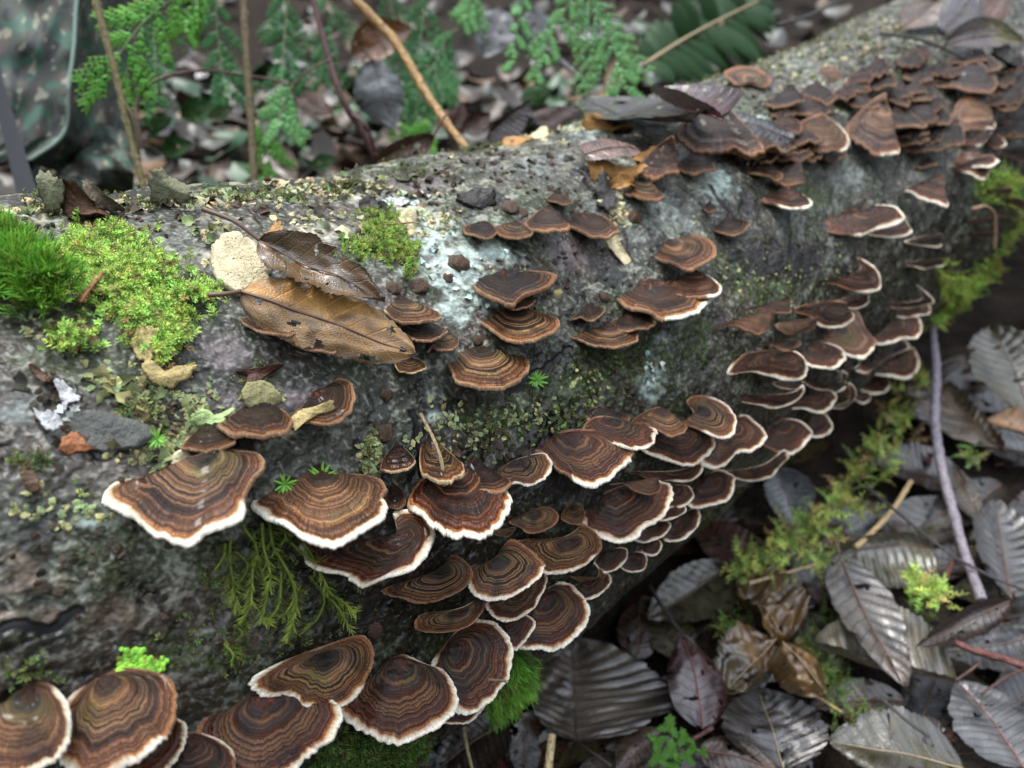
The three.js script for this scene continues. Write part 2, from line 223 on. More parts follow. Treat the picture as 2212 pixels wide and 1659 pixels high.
function cap(kind, edge, B, rimPx, label, o = {}) {
  { const h = hitLog(B[0], B[1]); if (h.f < 0.55 && !o.w) rimPx = rimPx.map((v, i) => B[i % 2] + (v - B[i % 2]) * 1.07); }
  const id = capN++, R = rng(900 + id * 7), hit = hitLog(B[0], B[1]), dv = ray(B[0], B[1]).negate();
  let N; const flank = !o.w && hit.f < 0.55;
  if (flank) N = UP.clone().multiplyScalar(0.72).addScaledVector(hit.n, 0.28).normalize();
  else if (o.w) N = UP.clone().multiplyScalar(1 - o.w).addScaledVector(hit.n, o.w).normalize();
  else {                                                          // the shelf stands out from the line along which it is attached
    const n = rimPx.length, e0 = hitLog(rimPx[0], rimPx[1]).p, e1 = hitLog(rimPx[n - 2], rimPx[n - 1]).p, ch = e1.sub(e0); if (ch.dot(LD) < 0) ch.negate();
    const len = Math.max(1e-4, ch.length()); ch.divideScalar(len).addScaledVector(LD, o.along ?? 0.45).normalize();
    const O = LN.clone().addScaledVector(hit.n, o.rise ?? 0.3).normalize(); N = O.cross(ch).normalize(); if (N.y < 0) N.negate();
  }
  const min = o.min ?? 0.3, C = hit.p.clone().addScaledVector(hit.n, -0.001 + (o.out ?? 0));
  for (let i = 0; i < 60 && N.dot(dv) < min; i++) N.addScaledVector(dv, 0.03).normalize();
  const onPlane = (x, y) => { const d = ray(x, y); return EYE.clone().addScaledVector(d, C.clone().sub(EYE).dot(N) / Math.min(-0.05, d.dot(N))); };
  let low = 0; for (let i = 1; i < rimPx.length; i += 2) low = Math.max(low, rimPx[i] - B[1]);
  for (let it = 0; flank && it < 14; it++) {                     // on the steep flank: tilt outwards until the rim is clear
    let clear = 0, n = rimPx.length / 2;
    for (let i = 0; i < n; i++) { const [s, f, r] = logSF(onPlane(rimPx[i * 2], rimPx[i * 2 + 1])); if (r - logR(s, f) > ((i === 0 || i === n - 1) ? 0.0005 : 0.003)) clear++; }
    if (clear >= n * 0.8) break;
    N.addScaledVector(hit.n, 0.12).addScaledVector(dv, 0.05).normalize(); C.addScaledVector(hit.n, 0.0007);
  }
  if (flank) C.addScaledVector(hit.n, 0.0025);
  for (let it = 0; !flank && it < 18; it++) {                              // lift the shelf until its rim stands clear of the bark
    let least = 1, inside = 0;
    for (let i = 0; i < rimPx.length; i += 2) { const [s, f, r] = logSF(onPlane(rimPx[i], rimPx[i + 1])), c = r - logR(s, f); if (rimPx[i + 1] - B[1] > 0.4 * low) least = Math.min(least, c); for (const q of [0.45, 0.75]) { const [s2, f2, r2] = logSF(C.clone().lerp(onPlane(rimPx[i], rimPx[i + 1]), q)); if (r2 < logR(s2, f2) + 0.0003) inside++; } if (c < 0.0004) inside++; }
    if (least > (o.clear ?? 0.003) && inside <= rimPx.length / 2 * 3 * 0.24) break;
    C.addScaledVector(hit.n, 0.0008); if (it > (o.tiltAt ?? 6)) N.addScaledVector(hit.n, 0.05).addScaledVector(dv, 0.03).normalize();
  }
  const X = LD.clone().addScaledVector(N, -LD.dot(N)).normalize(), Y = N.clone().cross(X);
  let pts = [], letters = [];
  for (let i = 0; i < rimPx.length; i += 2) {
    const p = onPlane(rimPx[i], rimPx[i + 1]).sub(C), q = new THREE.Vector2(p.dot(X), p.dot(Y));
    if (q.length() > 0.085) q.setLength(0.085);
    pts.push(q); letters.push(edge[Math.min(edge.length - 1, i / 2)]);
  }
  let area = 0, mean = new THREE.Vector2(); pts.forEach((p, i) => { const q = pts[(i + 1) % pts.length]; area += p.x * q.y - q.x * p.y; mean.add(p); });
  if (area < 0) { pts.reverse(); letters.reverse(); }
  mean.multiplyScalar(1 / pts.length);
  const size = pts.reduce((a, p) => a + p.length(), 0) / pts.length, nR = pts.length;
  const back = mean.clone().multiplyScalar(o.back ?? -0.24), all = [...pts, back].map((p) => V(p.x, p.y, 0));
  const crv = new THREE.CatmullRomCurve3(all, true, 'centripetal'), px = size / hit.z * FPX, nT = Math.round(clamp(px * 2.2, 40, 170)), nF = px > 60 ? 28 : px > 25 ? 13 : 8;
  const wOf = EDGE, seed = id * 3.7, wav = (o.wave ?? 1) * 0.07 * size, ringW = [];
  const rim = [], edgeC = [];
  for (let i = 0; i < nT; i++) {
    const t = i / nT, p = crv.getPoint(t), a = t * (nR + 1), lo = Math.floor(a) % (nR + 1), hi = (lo + 1) % (nR + 1), g = sst(0.3, 0.7, a - Math.floor(a));
    const A = EDGE[lo > nR - 1 ? 'b' : letters[lo]], Bc = EDGE[hi > nR - 1 ? 'b' : letters[hi]], wl = letters[lo] === 'w' ? 1 : 0, wh = letters[hi] === 'w' ? 1 : 0;
    const k = 1 + 0.035 * n2(t * nT * 0.1 + seed, 3) + 0.024 * n2(t * nT * 0.33 + seed, 9) + 0.008 * (R() - 0.5);
    rim.push([p.x * k, p.y * k]); ringW.push(lerp(0.0008, 0.0023, lerp(wl, wh, g)) * clamp(size / 0.02, 0.35, 1.1) * (1 + 0.55 * n2(t * nT * 0.1, seed)));
    edgeC.push([0, 1].map((q) => [0, 1, 2].map((c) => lerp(A[q][c], Bc[q][c], g) * (0.9 + 0.12 * R()) * (1 - 0.28 * sst(0.1, 0.5, n2(t * nT * 0.07 + seed, 20))))));
  }
  const soft = rim.map((_, i) => { const w = Math.round(nT / 9); let x = 0, y = 0; for (let k = -w; k <= w; k++) { const p = rim[(i + k + nT) % nT]; x += p[0]; y += p[1]; } return [x / (2 * w + 1) * 1.08, y / (2 * w + 1) * 1.08]; });
  const um = (o.um ?? 0.07 + 0.11 * R()) * lerp(1, 0.15, sst(0.6, 0.95, N.dot(hit.n))), H = (f, i) => size * (um * (Math.exp(-((f / 0.42) ** 2)) - Math.exp(-5.67)) + 0.07 * (1 - f * f)) + wav * f * f * n2(i / nT * 7 + seed, f * 0.7) * 0.9 - 0.025 * size * Math.sin(f * 9 + seed) * (1 - f) + 0.009 * size * Math.sin(f * 34 + 2 * n2(i / nT * 8, seed));
  const th = (f) => clamp(size * 0.06, 0.0005, 0.0013) * lerp(2.2, 1, f);
  const P3 = (i, f, dh) => { const m = f * f, r0 = [lerp(soft[i][0], rim[i][0], m), lerp(soft[i][1], rim[i][1], m)], h = H(f, i) + dh; return [X.x * r0[0] * f + Y.x * r0[1] * f + N.x * h, X.y * r0[0] * f + Y.y * r0[1] * f + N.y * h, X.z * r0[0] * f + Y.z * r0[1] * f + N.z * h]; };
  const fm = (i) => 1 - clamp(ringW[i] / Math.max(1e-4, Math.hypot(...rim[i])), 0.03, 0.28);
  const root = grp(o.name ?? 'bracket_fungus', C); tag(root, label, 'bracket fungus', o.group);
  // upper surface
  let pos = [], uv = [], cc = []; const tint = (o.tint ?? 1) * (0.88 + 0.24 * R()), u0 = R(), us = clamp(px / 110, 0.25, 1);
  for (let j = 0; j <= nF; j++) for (let i = 0; i <= nT; i++) { const q = i % nT, f = fm(q) * Math.pow(j / nF, 0.8); pos.push(...P3(q, f, 0)); uv.push(u0 + i / nT * us, clamp(0.02 + f / fm(q) * 0.97 + 0.02 * n2(i / nT * 9 + seed, f * 3))); const dn = 1 - 0.5 * sst(0.1, 0.5, n2(rim[q][0] * f / size * 2.2 + seed, rim[q][1] * f / size * 2.2)), gr = 0.35 * sst(0.0, 0.5, n2(rim[q][0] * f / size * 1.6 + seed + 30, rim[q][1] * f / size * 1.6)) * (1 - f); cc.push(tint * dn * (1 - gr), tint * dn * (1 + gr * 0.2), tint * dn * (1 - gr)); }
  const mats = capMats[kind]; put('cap', makeGeo(pos, gridIdx(nT, nF), uv, cc), mats[id % mats.length], root);
  // rounded margin
  pos = []; uv = []; cc = []; const prof = [[0, 0, 0], [0.45, 0.12, 0.5], [0.8, 0.05, 0.9], [1, -0.35, 1], [0.9, -0.85, 1], [0.4, -1.05, 0.9]];
  for (let j = 0; j < prof.length; j++) for (let i = 0; i <= nT; i++) { const q = i % nT, [a, b, m] = prof[j], f0 = fm(q), e = edgeC[q], mm = clamp(m + (j && j < 3 ? 0.25 * n2(i * 0.5, seed) : 0)); pos.push(...P3(q, lerp(f0, 1, a), b * th(1) * 1.1)); uv.push(i / nT * 2 * us, j / 5); cc.push(lerp(e[0][0], e[1][0], mm), lerp(e[0][1], e[1][1], mm), lerp(e[0][2], e[1][2], mm)); }
  put('margin', makeGeo(pos, gridIdx(nT, prof.length - 1), uv, cc), marginMat, root);
  // pore surface below
  pos = []; const nU = 4; for (let j = 0; j <= nU; j++) for (let i = 0; i < nT; i++) { const f = lerp(lerp(fm(i), 1, 0.4), 0.02, j / nU); pos.push(...P3(i, f, -th(f) * 1.05)); }
  put('pore_surface', makeGeo(pos, gridIdx(nT, nU, true)), poreMat, root);
  return root;
}
// front rows, from the lower left corner
cap('g', 'w', [70, 1492], [-110, 1560, -60, 1650, 30, 1668, 85, 1650, 138, 1608, 143, 1520], 'pale striped bracket fungus cut off by the lower left corner');
cap('g', 'wwwwwttt', [228, 1470], [128, 1545, 140, 1640, 190, 1675, 270, 1645, 335, 1600, 362, 1565, 373, 1495, 352, 1460], 'large grey-brown striped bracket directly below the bright green liverwort patch');
cap('r', 'w', [300, 1555], [250, 1690, 330, 1680, 372, 1640, 398, 1590, 395, 1562, 360, 1545], 'white-edged bracket tucked under the large one below the green liverwort', { out: -0.004 });
cap('r', 'tttw', [400, 1592], [368, 1700, 430, 1700, 500, 1657, 490, 1610], 'small fan fused to the left side of the wide bracket at the bottom edge');
cap('r', 'tttwwwww', [567, 1497], [432, 1570, 460, 1640, 530, 1690, 628, 1658, 668, 1618, 718, 1580, 727, 1528, 690, 1500], 'wide dark banded bracket at the bottom edge, beneath the rust-centred one');
cap('b', 'wwwwwwttt', [672, 1393], [547, 1468, 570, 1495, 630, 1502, 655, 1518, 705, 1530, 765, 1498, 788, 1455, 800, 1410, 783, 1376], 'rust-centred bracket with white lower lip, below the hanging moss');
cap('r', 'w', [990, 1495], [950, 1552, 980, 1560, 1014, 1556, 1040, 1530, 1052, 1510], 'small pale lobe peeping out under the twin fan nearest the bottom', { out: 0.004 });
cap('r', 'w', [850, 1425], [738, 1518, 790, 1573, 853, 1597, 935, 1565, 982, 1517, 962, 1455, 917, 1432], 'big white-edged fan, left half of the twin bracket nearest the bottom');
cap('r', 'w', [955, 1395], [930, 1440, 955, 1500, 985, 1530, 1015, 1532, 1057, 1505, 1087, 1462, 1099, 1405, 1082, 1365, 1052, 1344, 1010, 1342], 'big white-edged fan, right half of the twin bracket, pierced by a pale needle', { out: 0.002 });
// the broad white-edged ones left of centre
cap('g', 'bbwwwwwwwwtttt', [447, 1003], [385, 1040, 320, 1060, 262, 1040, 222, 1066, 232, 1090, 277, 1113, 337, 1156, 403, 1177, 450, 1152, 523, 1110, 530, 1058, 573, 1003, 562, 980, 525, 970], 'broad bracket with curled white left lip, leftmost of the middle row', { tint: 0.72 });
cap('g', 'wwwwwwwwwttt', [690, 1042], [560, 1050, 540, 1078, 565, 1110, 627, 1143, 683, 1167, 733, 1176, 780, 1156, 836, 1118, 834, 1090, 828, 1075, 836, 1050, 820, 1035], 'broad white-edged bracket with a tiny star-shaped moss shoot at its back', { tint: 0.8 });
cap('r', 'w', [822, 1158], [672, 1163, 648, 1180, 655, 1205, 682, 1229, 744, 1240, 764, 1262, 782, 1270, 827, 1252, 894, 1229, 927, 1193, 941, 1150, 923, 1113, 882, 1100, 848, 1108], 'large swirled bracket with thick white edge, beside the hanging moss', { out: 0.01, w: 0.16 });
cap('r', 'tww', [975, 1022], [880, 1085, 905, 1110, 937, 1136, 957, 1153, 997, 1163, 1054, 1150, 1095, 1112, 1106, 1080, 1100, 1058], 'glossy dark bracket with white lower edge, centre of the middle row');
cap('d', 't', [1010, 1010], [935, 1040, 980, 1052, 1020, 1058, 1066, 1064, 1104, 1048, 1094, 1034], 'dark layered lobe lying on top of the glossy central bracket', { out: 0.004 });
cap('b', 'ttwwwww', [1088, 1003], [1060, 1040, 1090, 1046, 1120, 1042, 1137, 1046, 1171, 1033, 1187, 1004, 1172, 980, 1137, 986], 'small bracket with broad white right lip, left of the rusty wavy one', { out: 0.003 });
cap('d', 'b', [851, 1053], [832, 1085, 845, 1097, 860, 1100, 876, 1085, 870, 1062], 'tiny dark bracket wedged between two broad white-edged ones');
// the row rising to the right
cap('r', 'ttttwwwwtt', [1213, 945], [1147, 966, 1181, 983, 1204, 1013, 1228, 1022, 1240, 1036, 1271, 1046, 1304, 1033, 1347, 997, 1358, 972, 1335, 945], 'rusty wavy bracket with white lower right lip and drooping left tip');
cap('r', 'ttwwwwt', [1284, 908], [1260, 930, 1300, 945, 1340, 962, 1372, 970, 1405, 952, 1409, 930, 1385, 918], 'flat bracket with white right lip, resting on the rusty wavy one', { out: 0.003 });
cap('d', 'b', [1284, 885], [1265, 905, 1300, 915, 1345, 912, 1358, 900, 1340, 893], 'small dark brown lobe standing behind the flat white-lipped bracket', {});
cap('b', 't', [1395, 885], [1365, 912, 1390, 914, 1411, 924, 1447, 940, 1471, 932, 1480, 918, 1467, 908], 'small orange-edged wavy bracket with a rusty hump behind it', { out: 0.006 });
cap('b', 'ttwwwwwtt', [1478, 888], [1470, 912, 1500, 920, 1535, 938, 1570, 942, 1585, 917, 1578, 890, 1552, 866, 1510, 855, 1482, 866], 'olive-banded rounded bracket with white right edge, top of the rising row', { out: 0.006 });
cap('r', 'w', [1430, 930], [1380, 950, 1389, 968, 1441, 992, 1490, 1002, 1526, 980, 1538, 950, 1518, 922], 'deep brown white-edged bracket right below the orange-edged wavy one');
cap('r', 'w', [1568, 930], [1514, 992, 1540, 1008, 1566, 1000, 1596, 974, 1616, 974, 1645, 956, 1651, 940, 1629, 912, 1615, 900, 1584, 902], 'two-lobed white-edged bracket right of the olive-banded one');
cap('r', 'ttwwwww', [1678, 916], [1649, 958, 1672, 968, 1693, 978, 1719, 972, 1744, 948, 1748, 932, 1722, 908], 'bracket with a pale tan stripe and white lip, second from the right in its row');
cap('r', 'w', [1742, 900], [1735, 935, 1756, 942, 1784, 938, 1796, 918, 1780, 895], 'last bracket at the right end of the rising row');
cap('r', 'w', [1612, 985], [1566, 1018, 1582, 1028, 1619, 1037, 1659, 1030, 1681, 1006, 1697, 986, 1690, 972], 'dark shaded bracket with white edge under the pale-striped one', { out: 0.004 });
cap('r', 'tttwwww', [1428, 1002], [1357, 1018, 1385, 1025, 1411, 1037, 1447, 1037, 1471, 1040, 1490, 1037, 1514, 1012, 1508, 998], 'shaded wavy bracket with tan edge and white right corner, in the second tier');
cap('r', 'w', [1518, 1035], [1480, 1080, 1498, 1093, 1534, 1089, 1570, 1077, 1582, 1053, 1582, 1030, 1552, 1016], 'round dark bracket with a tan ring, overhanging the grey leaf');
cap('r', 'w', [1448, 1052], [1441, 1091, 1457, 1095, 1477, 1091, 1496, 1071, 1490, 1053, 1471, 1047], 'small white-edged bracket between two larger ones in the third tier');
cap('r', 'w', [1310, 1072], [1258, 1105, 1265, 1135, 1291, 1150, 1331, 1164, 1371, 1158, 1390, 1135, 1425, 1115, 1445, 1075, 1438, 1048, 1415, 1040], 'wide two-lobed bracket with tan bands and white edge, left of the third tier');
cap('o', 't', [1368, 1022], [1320, 1044, 1349, 1043, 1371, 1059, 1403, 1066, 1425, 1052, 1418, 1036], 'thin brown lobe shading the wide two-lobed bracket', { out: 0.01 });
cap('r', 'w', [1420, 1092], [1412, 1118, 1435, 1123, 1461, 1115, 1479, 1101, 1470, 1088], 'narrow white-edged bracket below the small third-tier one', { out: 0.004 });
cap('b', 't', [1228, 1092], [1213, 1118, 1233, 1128, 1250, 1132, 1262, 1114, 1254, 1093], 'small olive fan beside the left lobe of the wide two-lobed bracket');
cap('b', 't', [1135, 1103], [1101, 1127, 1121, 1136, 1144, 1149, 1177, 1143, 1202, 1122, 1198, 1106, 1175, 1095], 'orange-edged banded fan above the rounded white-edged bracket');
cap('b', 't', [1088, 1132], [1061, 1150, 1080, 1156, 1101, 1156, 1113, 1140], 'little tan scallop left of the orange-edged banded fan');
cap('b', 'twwwwwttt', [1195, 1148], [1120, 1170, 1137, 1198, 1154, 1222, 1181, 1234, 1231, 1231, 1271, 1209, 1292, 1183, 1284, 1153, 1257, 1133], 'evenly ringed round bracket with white edge in the dense central cluster');
cap('b', 'twwwwwwtt', [1045, 1207], [1012, 1226, 1011, 1256, 1021, 1276, 1054, 1291, 1097, 1286, 1137, 1263, 1167, 1233, 1164, 1213, 1137, 1186, 1101, 1166], 'tall ringed bracket with glossy white-lipped front in the dense central cluster', { out: 0.004 });
cap('r', 'w', [1095, 1268], [1051, 1303, 1061, 1323, 1094, 1339, 1137, 1323, 1167, 1286, 1177, 1246, 1165, 1235], 'dark white-edged bracket directly under the tall ringed one');
cap('b', 't', [933, 1222], [831, 1273, 871, 1289, 924, 1299, 971, 1283, 1004, 1263, 1016, 1236, 997, 1209, 974, 1200], 'orange-edged bracket without white, right below the swirled white one', { out: 0.002 });
cap('b', 't', [968, 1298], [906, 1330, 901, 1353, 917, 1361, 971, 1361, 1011, 1349, 1041, 1313, 1040, 1288], 'second orange-edged bracket without white, above the pale needle');
cap('r', 'w', [1160, 1292], [1110, 1365, 1121, 1393, 1160, 1396, 1204, 1396, 1237, 1373, 1267, 1333, 1261, 1299, 1241, 1273, 1204, 1259], 'big fawn-ringed white-edged bracket jutting over the leaf litter');
cap('r', 'ttww', [1085, 1325], [1060, 1350, 1085, 1372, 1097, 1389, 1111, 1399, 1137, 1376, 1151, 1339], 'small brown fan squeezed between the twin fan and the fawn-ringed one');
cap('o', 't', [1265, 1222], [1234, 1243, 1257, 1254, 1287, 1246, 1294, 1228], 'small orange-brown lobe above a double white curl', { out: 0.003 });
cap('r', 'w', [1262, 1255], [1232, 1275, 1247, 1286, 1271, 1293, 1304, 1275, 1317, 1253, 1312, 1240], 'bracket with double curled white edge at the front of the cluster');
cap('r', 'w', [1300, 1192], [1283, 1215, 1291, 1223, 1304, 1234, 1337, 1223, 1354, 1196, 1347, 1184], 'small rusty round bracket right of the evenly ringed one');
cap('r', 'w', [1352, 1198], [1340, 1222, 1364, 1234, 1387, 1229, 1396, 1209, 1387, 1193], 'small pale-edged bracket at the tip of the central cluster');
cap('r', 'w', [1395, 1172], [1385, 1192, 1414, 1198, 1429, 1178, 1420, 1165], 'tiny white-edged bracket, outermost at the right of the central cluster');
cap('r', 'w', [1395, 1132], [1370, 1162, 1394, 1169, 1431, 1156, 1446, 1133, 1436, 1122], 'white-edged bracket below the right lobe of the wide two-lobed one');
cap('r', 'tw', [1450, 1122], [1432, 1158, 1445, 1166, 1480, 1160, 1508, 1125, 1505, 1100], 'brown bracket with pale right edge lowest under the third tier');
// on the log's upper flank
cap('b', 'cttt', [864, 648], [829, 668, 854, 690, 897, 698, 951, 686, 937, 670, 900, 655], 'banded bracket just right of the big brown leaf, topmost of three');
cap('d', 'tttt', [908, 705], [851, 715, 877, 723, 901, 738, 944, 733, 966, 716, 945, 704], 'dark bracket just right of the big brown leaf, second of three');
cap('b', 't', [960, 730], [934, 743, 944, 756, 981, 753, 991, 735, 981, 723], 'little rounded banded bracket touching the right end of the dark one');
cap('b', 'c', [884, 778], [854, 783, 864, 800, 887, 805, 922, 793, 912, 782], 'small banded bracket under the pointed tip of the big brown leaf');
cap('b', 't', [1035, 772], [931, 783, 945, 772, 971, 797, 984, 823, 1021, 836, 1061, 838, 1104, 826, 1137, 803, 1144, 783, 1134, 768, 1104, 770], 'wide olive-banded bracket with curled left end, centre of the log', { out: 0.002 });
cap('d', 'tttttbbb', [1090, 600], [985, 603, 1020, 617, 1045, 635, 1072, 648, 1104, 655, 1130, 640, 1180, 625, 1197, 590], 'old blackish bracket with a rust spot and tan left edge');
cap('b', 't', [1115, 637], [1084, 655, 1101, 666, 1131, 666, 1157, 650, 1148, 638], 'small tan scalloped bracket under the old blackish one');
cap('b', 't', [1108, 687], [1016, 678, 1037, 696, 1071, 716, 1107, 736, 1154, 733, 1197, 716, 1209, 696, 1181, 678, 1151, 673], 'crescent bracket with a swirled right end and dark hollow');
cap('d', 'tttttwwwww', [1405, 625], [1287, 605, 1311, 630, 1354, 662, 1404, 677, 1425, 688, 1450, 693, 1500, 680, 1530, 655, 1536, 640, 1500, 622], 'long dark bracket with orange front edge and white right corner', { tint: 1.7 });
cap('r', 'tttwww', [1480, 608], [1416, 629, 1457, 634, 1506, 642, 1547, 640, 1560, 623, 1544, 602, 1515, 596], 'white-cornered upper lobe lying on the long dark bracket', { out: 0.005 });
cap('g', 't', [1448, 532], [1388, 536, 1424, 558, 1459, 574, 1489, 585, 1522, 569, 1547, 544, 1533, 520, 1503, 509, 1476, 502], 'rounded grey-brown bracket standing alone above the long dark one', { tint: 0.75 });
cap('d', 't', [1268, 668], [1230, 692, 1252, 686, 1277, 694, 1307, 673, 1300, 662], 'small flat dark bracket with ragged tan edge, left of the long dark one');
cap('b', 't', [1306, 718], [1227, 725, 1254, 733, 1291, 746, 1331, 748, 1374, 736, 1377, 722, 1350, 712], 'slim tan-edged crescent bracket, lowest below the long dark one', { tint: 0.8 });
cap('d', 'ttttww', [1352, 690], [1318, 702, 1357, 716, 1391, 708, 1408, 706, 1418, 693, 1404, 680], 'dark wavy bracket with a white right tip, between two orange-edged ones', { out: 0.003 });
cap('d', 't', [1045, 486], [1000, 495, 1030, 512, 1064, 512, 1072, 494], 'flat brown bracket at the left end of the upper row of four');
cap('b', 't', [1114, 489], [1064, 494, 1077, 506, 1105, 514, 1132, 516, 1152, 503, 1140, 491], 'orange-edged curled bracket, second in the upper row of four');
cap('d', 't', [1178, 474], [1132, 485, 1151, 495, 1195, 501, 1230, 494, 1217, 471, 1198, 459], 'dark-centred bracket with pale rim, third in the upper row of four', { tint: 1.5 });
cap('d', 't', [1263, 470], [1222, 480, 1233, 493, 1260, 503, 1287, 513, 1315, 512, 1337, 498, 1326, 482, 1304, 468], 'widest dark bracket at the right end of the upper row of four', { tint: 1.4 });
cap('o', 't', [1203, 424], [1181, 430, 1195, 435, 1225, 443, 1238, 436], 'small brown bracket with torn orange edge above the upper row of four', { tint: 0.6 });
cap('b', 't', [1384, 400], [1339, 405, 1369, 424, 1402, 435, 1432, 427, 1420, 411], 'small tan-banded bracket right under the yellow leaf scraps');
cap('d', 't', [1428, 358], [1370, 372, 1386, 381, 1408, 386, 1438, 378, 1468, 370, 1460, 356], 'ragged flat dark bracket right of the yellow leaf scraps', { tint: 1.3 });
cap('d', 't', [1500, 347], [1454, 356, 1479, 370, 1495, 375, 1525, 367, 1544, 364, 1535, 352], 'thin dark bracket with tan fringe beside the ragged flat one', { tint: 1.3 });
cap('d', 't', [1570, 478], [1530, 484, 1555, 501, 1577, 509, 1604, 501, 1618, 482, 1600, 474], 'dark half-round bracket with frilly tan edge on the grey bark');
cap('d', 'b', [1530, 443], [1518, 447, 1530, 458, 1546, 454, 1544, 444], 'tiny brown bracket on the grey bark above the frilly dark one');
cap('d', 'b', [1533, 284], [1459, 296, 1484, 318, 1506, 326, 1569, 323, 1588, 318, 1626, 337, 1652, 325, 1640, 300], 'long ragged dark shelf below the curled black leaf', { tint: 1.2 });
cap('o', 'ttttww', [1745, 300], [1651, 326, 1715, 319, 1774, 326, 1805, 330, 1826, 326, 1836, 306], 'low orange-brown shelf with a white hooked right end', { tint: 0.8 });
cap('g', 'tttwwwt', [1878, 257], [1822, 288, 1840, 301, 1886, 335, 1917, 334, 1940, 334, 1943, 318, 1927, 300, 1902, 278], 'striped fan hanging steeply with a white lower tip, upper right of the log', { w: 0.75, min: 0.5, tint: 0.85 });
cap('g', 'tttw', [2082, 221], [2064, 232, 2054, 280, 2107, 282, 2145, 280, 2151, 265, 2120, 234], 'pale striped fan hanging near the upper right corner', { w: 0.75, min: 0.5, tint: 0.95 });
cap('g', 't', [1620, 189], [1590, 184, 1565, 153, 1595, 142, 1635, 147, 1667, 170, 1652, 188], 'tan ringed fan standing on top of the log left of the moss-grown bark', { w: 0.6, min: 0.45, out: 0.004 });
cap('g', 't', [1790, 172], [1768, 168, 1776, 148, 1796, 144, 1815, 158, 1812, 172], 'pinkish little ringed fan on the log top, half sunk in debris', { w: 0.6, min: 0.4 });
cap('d', 'b', [1706, 370], [1668, 392, 1697, 400, 1737, 394, 1738, 380, 1722, 368], 'dark bracket with brown edge, lower of a close pair on the far flank', { tint: 1.3, out: -0.002 });
cap('d', 't', [1640, 367], [1616, 376, 1650, 378, 1684, 390, 1690, 376], 'thin dark bracket, upper of a close pair on the far flank', { tint: 1.2, out: 0.004 });
cap('r', 'ttwww', [1690, 426], [1622, 430, 1662, 437, 1702, 450, 1735, 452, 1756, 437, 1742, 423], 'slender brown bracket ending in a bright white right tip');
cap('r', 'w', [1985, 402], [1909, 427, 1930, 420, 1953, 412, 1986, 426, 2012, 436, 2043, 449, 2050, 441, 2030, 418, 2008, 398], 'arched bracket with an all-white edge below the dark upper shelves');
cap('r', 'bttwwwww', [1845, 473], [1738, 484, 1775, 500, 1828, 508, 1858, 510, 1885, 497, 1948, 480, 1955, 465, 1935, 443, 1890, 443], 'long bracket with a bright white front, left below the white arched one');
cap('r', 'w', [1905, 490], [1870, 505, 1905, 510, 1942, 513, 1972, 500, 1962, 485], 'white-edged lower lobe beneath the long bright-fronted bracket', { out: -0.002 });
cap('d', 'b', [1838, 452], [1815, 459, 1838, 456, 1860, 455], 'brown sliver of a bracket above the long bright-fronted one', { tint: 1.4 });
cap('d', 'w', [1990, 514], [1955, 522, 1995, 530, 2030, 532, 2030, 518], 'thin pale-edged bracket, upper of two below the long bright-fronted one');
cap('d', 'w', [1990, 560], [1942, 569, 1970, 574, 1995, 581, 2015, 576, 2036, 574, 2030, 562], 'thin pale-edged bracket, lower of two beside the light green moss');
// the dense group at the right
cap('r', 'tttwwwwt', [1822, 593], [1748, 616, 1782, 609, 1819, 620, 1875, 632, 1899, 616, 1893, 590, 1871, 566, 1852, 559], 'tall bracket with frilled pale edge, topmost of the dense right-hand group', { min: 0.45 });
cap('r', 'w', [1833, 640], [1805, 652, 1826, 662, 1855, 665, 1875, 651, 1873, 637], 'white-lipped bracket close under the tall frilled one');
cap('r', 'ttwwwtt', [1773, 660], [1715, 669, 1757, 686, 1775, 703, 1822, 703, 1842, 683, 1826, 662], 'striped bracket with broad white lower lip, upper middle of the right-hand group');
cap('o', 't', [1622, 684], [1540, 707, 1581, 703, 1625, 720, 1645, 722, 1665, 703, 1657, 680], 'tan wing-shaped bracket with orange edge, leftmost of the right-hand group');
cap('r', 't', [1655, 661], [1598, 671, 1630, 667, 1670, 676, 1710, 674, 1703, 658, 1679, 655], 'small brown bracket above the tan wing-shaped one');
cap('o', 't', [1720, 692], [1677, 703, 1697, 720, 1726, 718, 1758, 705, 1750, 692], 'plain tan-brown bracket right of the wing-shaped one', { tint: 0.7 });
cap('g', 'wwwwwt', [1795, 715], [1770, 752, 1811, 755, 1819, 761, 1848, 770, 1873, 763, 1885, 738, 1864, 709, 1846, 674], 'large softly striped grey-brown fan in the middle of the right-hand group', { tint: 0.7, min: 0.45 });
cap('r', 'w', [1755, 743], [1720, 760, 1744, 785, 1773, 794, 1802, 792, 1824, 769, 1812, 752], 'striped white-edged fan just left below the softly striped one', { out: -0.002 });
cap('d', 't', [1680, 735], [1632, 747, 1661, 743, 1688, 754, 1726, 745, 1724, 735], 'thin brown bracket over a bigger white-fringed one', { tint: 1.7, out: 0.004 });
cap('r', 'tw', [1655, 763], [1605, 768, 1576, 805, 1625, 801, 1670, 814, 1706, 820, 1732, 814, 1742, 790, 1722, 762], 'glossy bracket with a long white fringe along its straight front', { min: 0.4 });
cap('r', 'w', [1697, 819], [1670, 827, 1697, 839, 1723, 836, 1732, 824], 'small white-edged bracket hidden under the long white fringe', { out: 0.006 });
cap('r', 'w', [1655, 841], [1578, 852, 1592, 863, 1643, 874, 1668, 881, 1710, 868, 1732, 848, 1730, 832], 'dark oval bracket with white edge, lowest left of the right-hand group', { out: 0.002 });
cap('r', 'w', [1748, 852], [1690, 881, 1732, 881, 1770, 890, 1795, 877, 1803, 854, 1790, 842], 'flat white-edged bracket, lowest middle of the right-hand group');
cap('r', 'w', [1810, 852], [1795, 878, 1822, 880, 1844, 861, 1846, 843, 1832, 828], 'small frilled bracket right of the flat lowest one');
